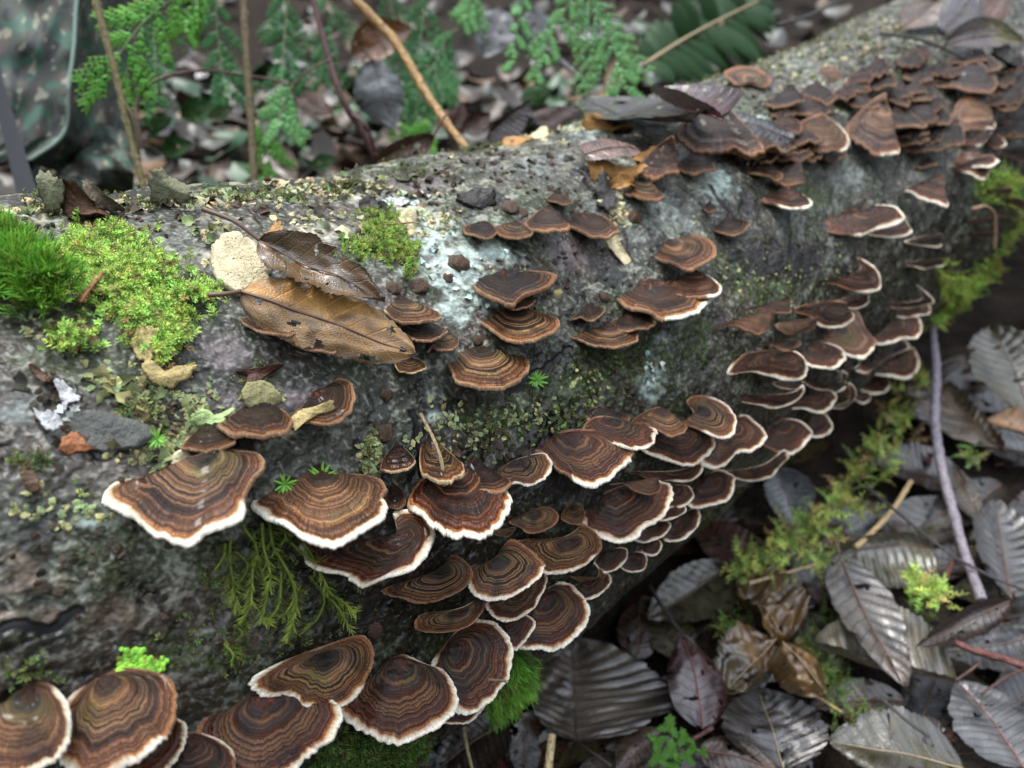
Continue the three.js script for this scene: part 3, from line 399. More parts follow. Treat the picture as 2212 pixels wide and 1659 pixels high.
cap('r', 'w', [1777, 813], [1732, 821, 1755, 836, 1782, 841, 1808, 828, 1828, 810, 1815, 800], 'shaded white-edged bracket in the lower middle of the right-hand group', { out: 0.003 });
cap('r', 'w', [1798, 835], [1770, 845, 1804, 847, 1828, 829, 1822, 820], 'thin pale ledge under the shaded lower-middle bracket', { out: -0.002 });
cap('r', 'w', [1828, 784], [1808, 798, 1820, 806, 1844, 796, 1857, 780, 1850, 768], 'small dark white-edged bracket under the softly striped fan');
cap('r', 'w', [1895, 765], [1848, 796, 1871, 803, 1898, 785, 1915, 772, 1960, 749, 1950, 738], 'folded bracket whose white edge rises diagonally', { out: 0.004 });
cap('r', 'w', [1930, 781], [1870, 800, 1915, 812, 1956, 816, 1975, 805, 1983, 774, 1968, 752], 'rounded dark bracket enclosed by the diagonal white fold');
cap('r', 'w', [1916, 705], [1880, 735, 1915, 741, 1947, 732, 1980, 727, 1988, 702, 1980, 686], 'broad dark bracket with scalloped white edge, right side of the group');
cap('r', 'w', [1958, 640], [1896, 655, 1938, 665, 1980, 662, 2014, 653, 2000, 633, 1978, 617], 'humped bracket with a straight white fringe beside the grey stick');
cap('r', 'w', [1955, 665], [1930, 678, 1953, 686, 1982, 681, 2007, 674, 2003, 660], 'thin white-edged bracket directly beneath the humped one');
cap('r', 'w', [1884, 825], [1850, 838, 1866, 844, 1893, 850, 1915, 843, 1921, 823, 1910, 812], 'small wavy bracket below the diagonal white fold');
cap('r', 'w', [1853, 850], [1842, 858, 1864, 871, 1879, 861, 1876, 848], 'tiny white-rimmed bracket under the small wavy one');
// left side
cap('d', 't', [562, 875], [468, 922, 507, 937, 550, 942, 590, 940, 627, 926, 626, 900], 'flat dark bracket with a greenish flake on its back, left half of the log', { tint: 1.4 });
cap('d', 't', [680, 868], [628, 905, 677, 916, 717, 916, 740, 902, 757, 886, 766, 853, 760, 828, 737, 816], 'dark bracket with a curled tan right end, joined to the flat dark one', { tint: 1.4 });
cap('d', 't', [447, 933], [390, 966, 433, 973, 473, 970, 508, 952, 500, 940], 'small drooping brown bracket above the broad curled-lip one', { tint: 1.5 });
cap('b', 't', [590, 684], [517, 686, 540, 706, 583, 720, 633, 720, 640, 700], 'tan-edged bracket poking out on the left under the big brown leaf');
cap('o', 't', [682, 722], [617, 726, 633, 740, 683, 757, 723, 760, 740, 740], 'orange bracket hidden beneath the lower edge of the big brown leaf');
cap('r', 'bcc', [861, 966], [822, 1016, 841, 1017, 871, 1013, 897, 1000, 890, 985], 'small reddish bracket with yellowish lip left of the dry straw', {});
cap('b', 'c', [931, 958], [909, 1018, 927, 1033, 957, 1040, 991, 1033, 1004, 1013, 985, 990], 'hump-backed bracket with pale scalloped lip right of the dry straw', {});
// the crowded dark shelves at the far upper right: rims in picture points, too alike to tell apart
for (const [B, r] of [
  [[1705, 208], [1655, 228, 1677, 232, 1715, 226, 1738, 218, 1730, 208]], [[1760, 197], [1720, 209, 1753, 215, 1789, 225, 1808, 214]], [[1835, 208], [1792, 217, 1825, 219, 1863, 231, 1896, 231, 1880, 214]], [[1920, 205], [1874, 212, 1902, 211, 1927, 220, 1958, 230, 1965, 215]],
  [[1970, 190], [1938, 205, 1975, 201, 2000, 198]], [[1990, 207], [1953, 216, 2004, 217, 2020, 208]], [[1978, 232], [1953, 243, 1980, 241, 2003, 239]], [[2022, 222], [2004, 229, 2025, 230, 2042, 231]], [[1985, 161], [1950, 168, 1979, 178, 2010, 175]],
  [[2070, 176], [1991, 188, 2030, 184, 2081, 199, 2132, 202, 2154, 184]], [[2100, 143], [2055, 152, 2094, 158, 2132, 158, 2160, 152]], [[2090, 123], [2045, 136, 2090, 133, 2134, 134]], [[2196, 178], [2163, 194, 2190, 186, 2230, 190]], [[2180, 197], [2140, 208, 2171, 212, 2212, 206]], [[2165, 222], [2140, 229, 2178, 238, 2200, 230]],
  [[1930, 254], [1838, 258, 1902, 264, 1953, 275, 2000, 275, 1990, 260]], [[2020, 296], [1945, 316, 1979, 329, 2022, 327, 2055, 316, 2082, 312]], [[2175, 280], [2107, 296, 2158, 294, 2215, 294]], [[2000, 350], [1979, 362, 2000, 360, 2026, 354]], [[2195, 325], [2158, 331, 2185, 340, 2212, 346]], [[1850, 190], [1815, 196, 1850, 199, 1880, 195]], [[1900, 178], [1870, 188, 1905, 189, 1935, 183]],
  [[2190, 255], [2150, 264, 2185, 268, 2225, 262]], [[1740, 232], [1690, 240, 1725, 244, 1770, 240]],
]) cap('d', 't', B, r, 'thin dark brown shelf crowded among others at the upper right end of the log', { group: 'thin dark shelves crowded at the upper right of the log', tint: 0.85, um: 0.1, clear: 0.0015, min: 0.22, tiltAt: 9 });
for (const [B, r] of [[[2100, 296], [2075, 310, 2095, 312, 2118, 314, 2130, 303]], [[2140, 296], [2130, 306, 2150, 321, 2173, 313, 2165, 300]], [[2085, 336], [2045, 344, 2075, 352, 2107, 360, 2132, 362, 2158, 349, 2135, 334]], [[2090, 357], [2030, 374, 2066, 366, 2096, 377, 2125, 388, 2137, 375]]])
  cap('r', 'ttw', B, r, 'dark bracket with a pale right tip near the right edge above the light green moss', { group: 'pale-tipped dark shelves near the right edge' });
for (const [B, r] of [[[2140, 410], [2095, 420, 2140, 422, 2185, 415]], [[2160, 430], [2110, 445, 2165, 440, 2215, 446]], [[2120, 468], [2080, 477, 2120, 480, 2165, 473]], [[2110, 498], [2060, 505, 2110, 512, 2160, 506]], [[2180, 465], [2150, 472, 2185, 476, 2215, 470]]])
  cap('d', 'b', B, r, 'thin brown shelf low on the far flank at the right edge of the picture', { group: 'thin brown shelves at the right edge', tint: 1.7 });
{ // more of the same in between
  const R = rng(1234); let n = 0;
  while (n < 46) { const x = 1610 + 600 * R(), y = 300 - 0.36 * (x - 1610) + (R() * 1.15 - 0.25) * (60 + 0.33 * (x - 1610)), w = 22 + 50 * R() * R(), d = 8 + 9 * R(); if (y < 112 || y > 345 || (x > 2020 && y < 150) || (x > 1800 && x < 1960 && y > 225 && y < 340) || (x > 2040 && x < 2160 && y > 195 && y < 285)) continue; n++;
    cap(R() < 0.3 ? 'r' : 'd', R() < 0.6 ? 't' : 'b', [x, y - d], [x - w, y - 1, x - w * 0.5, y + 3 * R(), x + w * 0.1, y + 5 * R(), x + w * 0.6, y + 3 * R() - 3, x + w, y - 6], 'thin dark brown shelf crowded among others at the upper right end of the log', { group: 'thin dark shelves crowded at the upper right of the log', tint: 0.65 + 0.4 * R(), wave: 1.6, um: 0.1, clear: 0.0015, min: 0.22, tiltAt: 9 }); }
}

// ---------- ground ----------
{
  const nA = 220, rad = []; for (let r = 0.02; r < 60; r *= 1 + (r < 0.9 ? 0.012 : 0.05)) rad.push(r);
  const pos = [], uv = [], cc = [], cx = 0.25, cz = -0.35;
  for (const r of rad) for (let i = 0; i <= nA; i++) { const a = i / nA * Math.PI * 2, x = cx + r * Math.cos(a), z = cz + r * Math.sin(a), y = groundY(x, z) - 0.012 + (r < 1.5 ? 0.004 * n2(x * 60, z * 60) : 0), k = 0.7 + 0.5 * n2(x * 25, z * 25) + 0.3 * n2(x * 90, z * 90); pos.push(x, y, z); uv.push(x * 5, z * 5); cc.push(0.028 * k, 0.019 * k, 0.013 * k); }
  const W = 512, b = new Float32Array(W * W); for (let j = 0; j < W; j++) for (let i = 0; i < W; i++) b[j * W + i] = 0.5 + 0.3 * n2(i / 8, j / 8) + 0.3 * n2(i / 3.1, j / 3.1);
  const bt = greyTex(W, W, b);
  tag(put('ground', makeGeo(pos, gridIdx(nA, rad.length - 1).reverse(), uv, cc), std({ vertexColors: true, roughness: 0.9, bumpMap: bt, bumpScale: 0.004, specularIntensity: 0.3 })), 'dark wet humus of the forest floor under the leaf litter', null, null, 'structure');
}

// ---------- leaves ----------
function leafTex(K, seed, light) {                               // veins in u = across (0.5 is the midrib), v = along
  const W = 256, H = 512, c = new Uint8Array(W * H * 4), h = new Float32Array(W * H), g = new Float32Array(W * H);
  for (let j = 0; j < H; j++) for (let i = 0; i < W; i++) {
    const u = i / W, v = j / H, x = Math.abs(u - 0.5) * 2, k = j * W + i, ph = (v * K - x * 1.5 + 0.12 * n2(u * 6, v * 9 + seed)) - (u > 0.5 ? 0.35 : 0), d = Math.abs(ph - Math.round(ph)), vein = sst(0.075, 0.02, d), net = sst(0.12, 0.02, Math.abs(n2(u * 26 + seed, v * 52))) * 0.4, mid = sst(0.035, 0.012, x), cross = sst(0.2, 0.04, Math.abs(((x * 9 + 0.5 * n2(u * 20, v * 40)) % 1) - 0.5)) * 0.35;
    const blot = 0.82 + 0.28 * fbm(u * 6 + seed, v * 12, 3) + 0.14 * n2(u * 60, v * 120), m = blot * (light ? 1 + 0.5 * vein - 0.12 * net : 1 - 0.45 * vein - 0.12 * net - 0.1 * cross);
    for (let q = 0; q < 3; q++) c[k * 4 + q] = enc(clamp(m * 0.75, 0, 1)); c[k * 4 + 3] = 255;
    h[k] = 0.55 + (light ? 0.25 : -0.28) * vein - 0.1 * net - 0.1 * cross + 0.1 * n2(u * 50, v * 100) - 0.2 * mid; g[k] = 0.36 + 0.22 * fbm(u * 8, v * 16 + seed, 3) + 0.08 * vein;
  }
  return { map: dataTex(W, H, c, true), bumpMap: greyTex(W, H, h), roughnessMap: greyTex(W, H, g) };
}
const LT = [leafTex(12, 1, false), leafTex(9, 5, true), leafTex(15, 9, false)];
const LEAF = {};                                                  // leaf colours
for (const [k, r, g, b, t, rough, spec] of [
  ['grey', 0.15, 0.125, 0.1, 0, 0.8, 1], ['greyblue', 0.13, 0.13, 0.135, 0, 0.75, 1], ['dark', 0.05, 0.04, 0.032, 1, 0.65, 1], ['brown', 0.11, 0.06, 0.034, 0, 0.8, 0.9], ['deep', 0.055, 0.028, 0.018, 2, 0.75, 0.9], ['red', 0.1, 0.032, 0.024, 1, 0.8, 0.8], ['maroon', 0.075, 0.025, 0.026, 1, 0.7, 1],
  ['ochre', 0.27, 0.15, 0.045, 1, 0.75, 1], ['orange', 0.36, 0.13, 0.025, 1, 0.9, 0.7], ['olive', 0.085, 0.075, 0.035, 1, 0.75, 1], ['olivegrey', 0.17, 0.155, 0.1, 0, 0.85, 0.9], ['pale', 0.34, 0.31, 0.23, 2, 0.85, 0.9], ['tan', 0.25, 0.155, 0.09, 2, 0.95, 0.7], ['paleblue', 0.34, 0.37, 0.39, 0, 0.8, 1], ['pink', 0.3, 0.15, 0.11, 2, 0.95, 0.7], ['yellow', 0.5, 0.42, 0.03, 2, 0.8, 0.8], ['green', 0.018, 0.07, 0.012, 1, 0.9, 0.6], ['lime', 0.1, 0.3, 0.025, 1, 0.8, 0.8], ['amberbrown', 0.42, 0.25, 0.1, 1, 0.95, 0.6], ['black', 0.024, 0.017, 0.014, 2, 0.55, 1],
]) LEAF[k] = std({ ...LT[t], color: col(r * 0.76, g * 0.71, b * 0.64), vertexColors: true, roughness: rough, bumpScale: 0.0009, clearcoat: k === 'green' || k === 'lime' ? 0 : k === 'amberbrown' ? 0.2 : 0.5, clearcoatRoughness: 0.28, specularIntensity: k === 'green' ? 0.25 : spec });
const ribMat = {}; for (const [k, r, g, b] of [['dark', 0.03, 0.018, 0.014], ['brown', 0.1, 0.05, 0.03], ['red', 0.16, 0.05, 0.035], ['pale', 0.3, 0.22, 0.12], ['green', 0.15, 0.3, 0.05]]) ribMat[k] = std({ color: col(r, g, b), roughness: 0.5 });
function tubeGeo(pts, r0, r1, nS = 24, nR = 7, bump = 0) {
  const crv = new THREE.CatmullRomCurve3(pts), fr = crv.computeFrenetFrames(nS), pos = [], uv = []; let len = crv.getLength();
  for (let i = 0; i <= nS; i++) { const t = i / nS, p = crv.getPointAt(t); for (let j = 0; j <= nR; j++) { const a = (j % nR) / nR * Math.PI * 2, r = lerp(r0, r1, t) * (1 + bump * n2(t * len * 160 + r0 * 1e4, Math.cos(a) * 1.2)), q = p.clone().addScaledVector(fr.normals[i], Math.cos(a) * r).addScaledVector(fr.binormals[i], Math.sin(a) * r); pos.push(q.x, q.y, q.z); uv.push(j / nR, t * len * 40); } }
  const idx = gridIdx(nR, nS), n = pos.length / 3, s = pts[0], e = pts[pts.length - 1]; pos.push(s.x, s.y, s.z, e.x, e.y, e.z); uv.push(0, 0, 0, 1);
  for (let j = 0; j < nR; j++) { idx.push(n, j + 1, j, n + 1, nS * (nR + 1) + j, nS * (nR + 1) + j + 1); }
  return makeGeo(pos, idx, uv);
}
let leafN = 0;
function leaf(kind, a, b, l, r, label, o = {}) {
  const id = leafN++, R = rng(5000 + id * 13);
  let base, N;
  const mid = [(a[0] + b[0] + l[0] + r[0]) / 4, (a[1] + b[1] + l[1] + r[1]) / 4];
  if (o.log) { const h = hitLog(...mid); N = o.n ? h.n.clone().add(V(...o.n)).normalize() : h.n.clone(); base = h.p.clone().addScaledVector(h.n, o.h ?? 0.004); }
  else if (o.z) { base = at(...mid, o.z); N = V(...(o.n ?? [0, 0.3, 1])).normalize(); }
  else { base = hitGround(...mid, o.h ?? 0.006); N = UP.clone().add(V(...(o.n ?? [0.12 * (R() - 0.5), 0, 0.12 * (R() - 0.5)]))).normalize(); }
  const un = (p) => { const d = ray(...p); let k = d.dot(N); if (Math.abs(k) < 0.12) k = -0.12; return EYE.clone().addScaledVector(d, base.clone().sub(EYE).dot(N) / k); };
  const A = un(a), B = un(b), Lp = un(l), Rp = un(r), ax = B.clone().sub(A), L = ax.length(); ax.divideScalar(L);
  const sd = ax.clone().cross(N).normalize(), wl = Math.abs(Lp.clone().sub(A).dot(sd)), wr = Math.abs(Rp.clone().sub(A).dot(sd)), flip = Lp.clone().sub(A).dot(sd) > 0 ? -1 : 1;
  const root = grp(o.name ?? 'fallen_leaf', A); tag(root, label, o.cat ?? 'leaf', o.group);
  const px = L / Math.max(0.1, depth(A)) * FPX, nt = px > 90 ? 56 : px > 45 ? 36 : 20, nw = px > 90 ? 20 : 12, K = 12, pos = [], uv = [], cc = [], seed = id * 5.3, mw = Math.max(wl, wr, 0.004);
  const curl = (o.curl ?? 0.6 * (R() - 0.35)), bend = o.bend ?? 0.12 * (R() - 0.3), fold = o.fold ?? 0.12 * R(), saw = o.saw ?? 0.05, rag = o.rag ?? 0.09, pl = (o.pleat ?? 0.014) * 0.36 * mw, sway = (o.sway ?? 0.06 * (R() - 0.5)) * L, tipc = o.tipc ?? 0;
  const prof = (t) => Math.pow(Math.sin(Math.PI * Math.pow(clamp(t, 0, 1), o.pt ?? 0.8)), o.pw ?? 0.75);
  const F = (t, x) => { const e = x < 0 ? wl : wr, ed = Math.abs(x) > 0.99 ? 1 + saw * (((t * 34) % 1) - 0.5) + rag * n2(t * 9 + (x < 0 ? 40 : 0) + seed, 1) : 1 + rag * n2(t * 9 + (x < 0 ? 40 : 0) + seed, 1) * Math.abs(x), w = e * prof(t) * ed * (x < 0 ? -1 : 1) * Math.abs(x), X = Math.abs(x), ph = t * K - X * 1.5;
    const h = mw * (curl * X * X * prof(t) + fold * (X - 0.5) ) + bend * L * Math.sin(Math.PI * t) + pl * 2 * Math.abs(ph - Math.round(ph)) * sst(0, 0.3, X) * 2 + (o.crump ?? 0.06) * mw * n2(t * 3 + seed, x * 1.5) + (o.crump ?? 0.06) * 0.35 * mw * n2(t * 8 + seed, x * 4) + tipc * L * Math.pow(clamp((t - 0.6) / 0.4), 2);
    return ax.clone().multiplyScalar(t * L + 0.04 * L * X * 0).addScaledVector(sd, w * flip + sway * Math.sin(Math.PI * t)).addScaledVector(N, h); };
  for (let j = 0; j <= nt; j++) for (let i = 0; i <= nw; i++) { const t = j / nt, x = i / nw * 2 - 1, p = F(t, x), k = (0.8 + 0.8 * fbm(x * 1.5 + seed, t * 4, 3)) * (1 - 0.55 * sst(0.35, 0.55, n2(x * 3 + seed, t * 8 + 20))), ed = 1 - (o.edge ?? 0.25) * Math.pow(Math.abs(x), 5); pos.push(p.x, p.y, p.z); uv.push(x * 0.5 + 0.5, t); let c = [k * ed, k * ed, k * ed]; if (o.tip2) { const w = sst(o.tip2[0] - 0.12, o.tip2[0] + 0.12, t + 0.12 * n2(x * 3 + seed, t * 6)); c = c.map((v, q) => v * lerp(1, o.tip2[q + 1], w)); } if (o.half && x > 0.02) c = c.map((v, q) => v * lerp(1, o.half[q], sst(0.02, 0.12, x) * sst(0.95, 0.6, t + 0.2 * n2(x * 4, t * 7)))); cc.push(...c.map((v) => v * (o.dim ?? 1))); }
  let idx = gridIdx(nw, nt); if (o.holes !== 0) { const keep = []; for (let q = 0; q < nw * nt; q++) { const i = q % nw, j = Math.floor(q / nw); if (n2(i / nw * 4.5 + seed, j / nt * 11 + seed * 2) > (o.holes ?? 0.62)) continue; keep.push(...idx.slice(q * 6, q * 6 + 6)); } idx = keep; }
  put('blade', makeGeo(pos, idx, uv, cc), LEAF[kind], root);
  if (px > 40) {
    const pts = []; for (let i = 0; i <= 6; i++) pts.push(F(i / 6 * 0.94, 0.0001).addScaledVector(N, 0.0004));
    put('midrib', tubeGeo(pts, clamp(0.008 * L, 0.0003, 0.0007), 0.0002, 20, 5), ribMat[o.rib ?? 'brown'], root);
    if (o.stalk) { const S = o.stalk.map((p) => un(p).sub(A).addScaledVector(N, 0.003)); put('stalk', tubeGeo([pts[0], ...S], clamp(0.012 * L, 0.0004, 0.001), 0.0008, 16, 6), ribMat[o.rib ?? 'brown'], root); }
  }
  return root;
}
// the litter in front of the log
leaf('grey', [1247, 1603], [1236, 1385], [1142, 1490], [1447, 1480], 'large flat grey leaf with a dark midrib right of the twin fan', { h: 0.012, stalk: [[1275, 1630], [1320, 1662]], rib: 'dark', pw: 0.6, fold: 0.05, n: [0, 0, 0], holes: 0, pleat: 0.03, curl: 0.05 });
leaf('grey', [1812, 1196], [1958, 1488], [1815, 1330], [1978, 1380], 'grey-brown pleated leaf with a reddish midrib lying across the pale crescent leaf', { h: 0.03, rib: 'brown', pleat: 0.035, stalk: [[1800, 1170]], tip2: [0.72, 0.7, 0.55, 0.45] });
leaf('olivegrey', [2008, 1178], [1776, 1208], [1892, 1172], [1912, 1300], 'wide pleated olive-grey leaf behind the grey-brown one, below the straw', { h: 0.02, pleat: 0.07, pw: 0.55, n: [0, 0, 0.25] });
leaf('pale', [2062, 1470], [1756, 1390], [1900, 1432], [1950, 1568], 'pale crescent leaf with ragged notched lower edge', { h: 0.018, stalk: [[2090, 1455], [2112, 1437]], pleat: 0.05, rag: 0.1, saw: 0.09, n: [0, 0, 0.12] });
leaf('greyblue', [2212, 1660], [2070, 1470], [2060, 1585], [2200, 1510], 'lilac-grey leaf with red-brown veins in the lower right corner', { h: 0.02, rib: 'red', pleat: 0.03, stalk: [[2235, 1700]] });
leaf('deep', [2180, 1297], [1978, 1398], [2070, 1325], [2065, 1405], 'dark brown curled leaf with toothed edge near the right border', { h: 0.034, curl: 0.6, saw: 0.1, n: [-0.1, 0, 0.3] });
leaf('greyblue', [2230, 1375], [2020, 1408], [2130, 1362], [2150, 1462], 'blue-grey leaf under the red scaly twig at the right border', { h: 0.018, pleat: 0.06 });
leaf('greyblue', [2185, 1295], [2150, 1080], [2095, 1190], [2260, 1190], 'bluish shiny leaf at the right border beside the grey stick', { h: 0.012, pleat: 0.05 });
leaf('olivegrey', [2232, 905], [2140, 705], [2083, 820], [2262, 770], 'big ribbed brown-grey leaf right of the grey stick', { h: 0.02, pleat: 0.08, n: [-0.15, 0, 0.3] });
leaf('tan', [2165, 975], [2050, 830], [2010, 940], [2110, 880], 'tan-grey ribbed leaf directly under the grey stick', { h: 0.008, pleat: 0.05, tip2: [0.1, 0.75, 0.9, 1.0] });
leaf('orange', [2250, 945], [2130, 910], [2185, 900], [2190, 956], 'torn orange-brown leaf scrap near the right border', { h: 0.024, curl: 0.5, tip2: [0.2, 1.1, 1.5, 1.8] });
leaf('paleblue', [1680, 1012], [1737, 1163], [1660, 1095], [1766, 1085], 'upright blue-grey leaf below the right end of the rising fungus row', { h: 0.014, pleat: 0.05, n: [-0.1, 0, 0.4], tip2: [0.0, 0.6, 0.62, 0.66] });
leaf('deep', [1660, 1234], [1492, 1112], [1530, 1210], [1612, 1150], 'dark red-brown leaf between the third fungus tier and the yellow moss', { h: 0.012, rib: 'dark', tip2: [0.3, 1.6, 1.2, 1.1] });
leaf('olivegrey', [1572, 1222], [1398, 1338], [1448, 1248], [1550, 1345], 'olive-grey leaf with pale veins right of the central cluster tip', { h: 0.016, pleat: 0.04, tip2: [-0.2, 0.6, 0.62, 0.6] });
leaf('ochre', [1705, 1378], [1588, 1268], [1628, 1350], [1715, 1280], 'wet ochre leaf, upper of two beside the curled golden one', { h: 0.02, rib: 'pale', rag: 0.3, crump: 0.4, pw: 0.5, tip2: [0.35, 0.75, 0.85, 1.2] });
leaf('ochre', [1674, 1388], [1560, 1500], [1545, 1400], [1655, 1485], 'wet ochre leaf, lower of two beside the curled golden one', { h: 0.022, rib: 'pale', rag: 0.3, crump: 0.4, pw: 0.5, tip2: [0.4, 0.55, 0.7, 1.1] });
leaf('ochre', [1690, 1388], [1786, 1506], [1668, 1462], [1762, 1420], 'curled golden-brown leaf standing up among the wet ochre ones', { h: 0.04, curl: -1.1, rib: 'pale', n: [-0.3, 0, 0.5], saw: 0.02, crump: 0.3, bend: 0.2, tip2: [0.85, 1.5, 1.7, 2.5] });
leaf('dark', [1698, 1668], [1640, 1488], [1548, 1570], [1768, 1560], 'blackish leaf with pale veins forming a V at the bottom edge', { h: 0.016, rib: 'pale' });
leaf('olive', [2080, 1660], [1788, 1600], [1960, 1552], [1930, 1720], 'dark olive finely veined leaf along the bottom edge', { h: 0.014, rib: 'pale', saw: 0.1 });
leaf('maroon', [1520, 1575], [1474, 1370], [1444, 1480], [1570, 1475], 'smooth maroon leaf beside the large flat grey one', { h: 0.026, curl: -0.3, saw: 0, rib: 'red', n: [0.2, 0, 0.2] });
leaf('olive', [1478, 1425], [1385, 1290], [1400, 1390], [1480, 1330], 'dull olive leaf half under the large flat grey one', { h: 0.006, rib: 'dark' });
leaf('dark', [1098, 1560], [940, 1668], [965, 1585], [1080, 1660], 'dark ribbed leaf under the twin fan at the bottom edge', { h: 0.012, pleat: 0.07 });
leaf('greyblue', [1130, 1580], [1135, 1690], [1100, 1630], [1166, 1620], 'small crumpled blue-grey leaf beside the broken pale twig', { h: 0.014, rag: 0.12, tip2: [-0.2, 1.6, 1.6, 1.6] });
leaf('brown', [1430, 1580], [1330, 1670], [1345, 1590], [1430, 1655], 'plain brown leaf left of the bright green seedling', { h: 0.01 });
leaf('brown', [1510, 1620], [1680, 1665], [1590, 1596], [1580, 1690], 'red-brown leaf with an orange frayed end at the bottom edge', { h: 0.018, rib: 'red', tip2: [0.75, 1.8, 1.8, 1.3] });
leaf('deep', [1590, 1100], [1440, 1200], [1480, 1120], [1560, 1200], 'dark leaf in shadow under the third fungus tier', { h: 0.004 });
leaf('red', [1905, 1130], [1990, 1180], [1930, 1120], [1960, 1190], 'rusty red leaf behind the pale straw', { h: 0.01, saw: 0 });
leaf('paleblue', [1800, 1265], [1840, 1340], [1790, 1300], [1838, 1300], 'small bluish leaf scrap between the ochre and grey-brown leaves', { h: 0.008, rag: 0.15, tip2: [-0.2, 0.6, 0.6, 0.65] });
leaf('olivegrey', [1900, 1395], [1800, 1380], [1850, 1375], [1840, 1420], 'small pale leaf scrap above the crescent leaf', { h: 0.01, tip2: [-0.2, 1.4, 1.4, 1.5] });
leaf('brown', [2100, 1560], [2040, 1600], [2050, 1570], [2085, 1600], 'small torn brown leaf under the lilac-grey corner leaf', { h: 0.012 });
leaf('grey', [2110, 1480], [2060, 1560], [2060, 1510], [2120, 1530], 'greyish leaf edge between the crescent and the corner leaf', { h: 0.01, pleat: 0.05 });
leaf('olive', [1760, 930], [1680, 1010], [1700, 940], [1760, 1000], 'brown-olive leaf in shade just past the end of the rising fungus row', { h: 0.004, tip2: [-0.2, 1.4, 1.2, 1.1] });
leaf('red', [1995, 905], [2010, 1010], [1980, 950], [2012, 950], 'dark red leaf sliver left of the grey stick', { h: 0.006, saw: 0 });
leaf('tan', [2060, 1010], [2120, 1130], [2040, 1080], [2110, 1060], 'brownish leaf between the two grey leaves at the right border', { h: 0.01, pleat: 0.05, tip2: [-0.2, 0.45, 0.5, 0.5] });
{ // leaves that fill the floor below those
  const r = rng(77), kinds = ['deep', 'brown', 'dark', 'olive', 'grey', 'deep', 'red', 'black', 'tan'];
  for (let i = 0; i < 80; i++) { let x, y; do { x = 850 + r() * 1450; y = 650 + r() * 1080; } while (x * 0.74 + y < 2330); const a = r() * 6.28, L = 70 + 70 * r(), s = 0.75, dx = Math.cos(a) * L, dy = Math.sin(a) * L * s; leaf(kinds[Math.floor(r() * kinds.length)], [x - dx, y - dy], [x + dx, y + dy], [x + dy * 0.55 / s, y - dx * 0.55 * s], [x - dy * 0.55 / s, y + dx * 0.55 * s], 'wet brown leaf half buried under the upper leaves of the litter', { h: -0.006 + 0.012 * r(), group: 'half buried leaves in the litter before the log' }); }
}
// behind the log
leaf('paleblue', [800, 130], [850, 280], [755, 200], [868, 200], 'pale blue-grey leaf hanging between the red twig and the yellow stick', { z: 0.62, n: [0, 0.35, 1], stalk: [[790, 110]], saw: 0, curl: -0.3, tip2: [-0.3, 0.8, 0.8, 0.8] });
leaf('paleblue', [1090, 20], [1040, 125], [1025, 60], [1118, 80], 'light grey leaf behind the green sprays at the top edge', { z: 0.75, n: [0, 0.5, 1], tip2: [-0.3, 0.9, 0.86, 0.84] });
leaf('paleblue', [1150, 10], [1180, 150], [1130, 80], [1190, 60], 'narrow grey leaf right of the light grey one at the top edge', { z: 0.76, n: [0.3, 0.4, 1], tip2: [-0.3, 0.6, 0.58, 0.6] });
leaf('orange', [760, 120], [890, 60], [815, 45], [840, 130], 'orange leaf behind the yellow stick', { z: 0.72, n: [0, 0.5, 1], tip2: [-0.3, 0.8, 0.8, 0.7] });
leaf('tan', [640, 210], [720, 250], [675, 195], [680, 260], 'pinkish brown leaf left of the red twig', { z: 0.68, n: [0, 0.7, 1], tip2: [-0.3, 0.9, 0.7, 0.6] });
leaf('brown', [560, 330], [640, 390], [580, 380], [630, 330], 'red-brown leaf on the floor right of the olive stem', { h: 0.03, n: [0, 0, 0.6], tip2: [-0.3, 1.6, 1.2, 0.9] });
leaf('tan', [937, 292], [780, 372], [850, 318], [905, 362], 'long folded tan leaf with pink midrib leaning on the log top', { z: 0.44, n: [0, 0.45, 1], rib: 'red', stalk: [[952, 270], [964, 250]], fold: 0.3, pleat: 0.03, tip2: [-0.3, 0.75, 0.75, 0.75] });
leaf('deep', [1050, 300], [1145, 218], [1085, 255], [1130, 290], 'dark ribbed leaf standing upright behind the log', { z: 0.56, n: [0.1, 0.3, 1], pleat: 0.05, tip2: [-0.3, 1.7, 1.6, 1.5] });
leaf('tan', [1000, 280], [1060, 245], [1010, 250], [1050, 285], 'small pale brown leaf behind the yellow stick foot', { z: 0.6, n: [0, 0.3, 1], tip2: [-0.3, 0.8, 0.65, 0.6] });
leaf('red', [975, 300], [1000, 220], [965, 250], [1015, 260], 'reddish leaf behind the foot of the yellow stick', { z: 0.62, n: [0, 0.3, 1], tip2: [-0.3, 1.6, 1.4, 1.4] });
leaf('pink', [1150, 255], [1260, 240], [1200, 225], [1205, 275], 'pinkish dull leaf behind the log crest', { z: 0.62, n: [0, 0.6, 1], tip2: [-0.3, 0.7, 0.7, 0.7] });
leaf('olivegrey', [1500, 255], [1262, 215], [1380, 200], [1390, 275], 'wide grey leaf lying over the crest of the log', { log: 1, h: 0.008, pleat: 0.02, saw: 0, rib: 'dark', curl: 0, tip2: [-0.3, 0.5, 0.5, 0.55] });
leaf('maroon', [1560, 255], [1405, 195], [1480, 180], [1500, 235], 'purplish red leaf on the log crest above the wide grey one', { log: 1, h: 0.016, saw: 0, rib: 'red', tip2: [-0.3, 1.5, 1.5, 1.5] });
leaf('pink', [1262, 335], [1378, 322], [1310, 305], [1320, 350], 'ribbed pinkish brown leaf piece on the yellow scraps', { log: 1, h: 0.012, pleat: 0.04, pw: 0.35, rib: 'brown' });
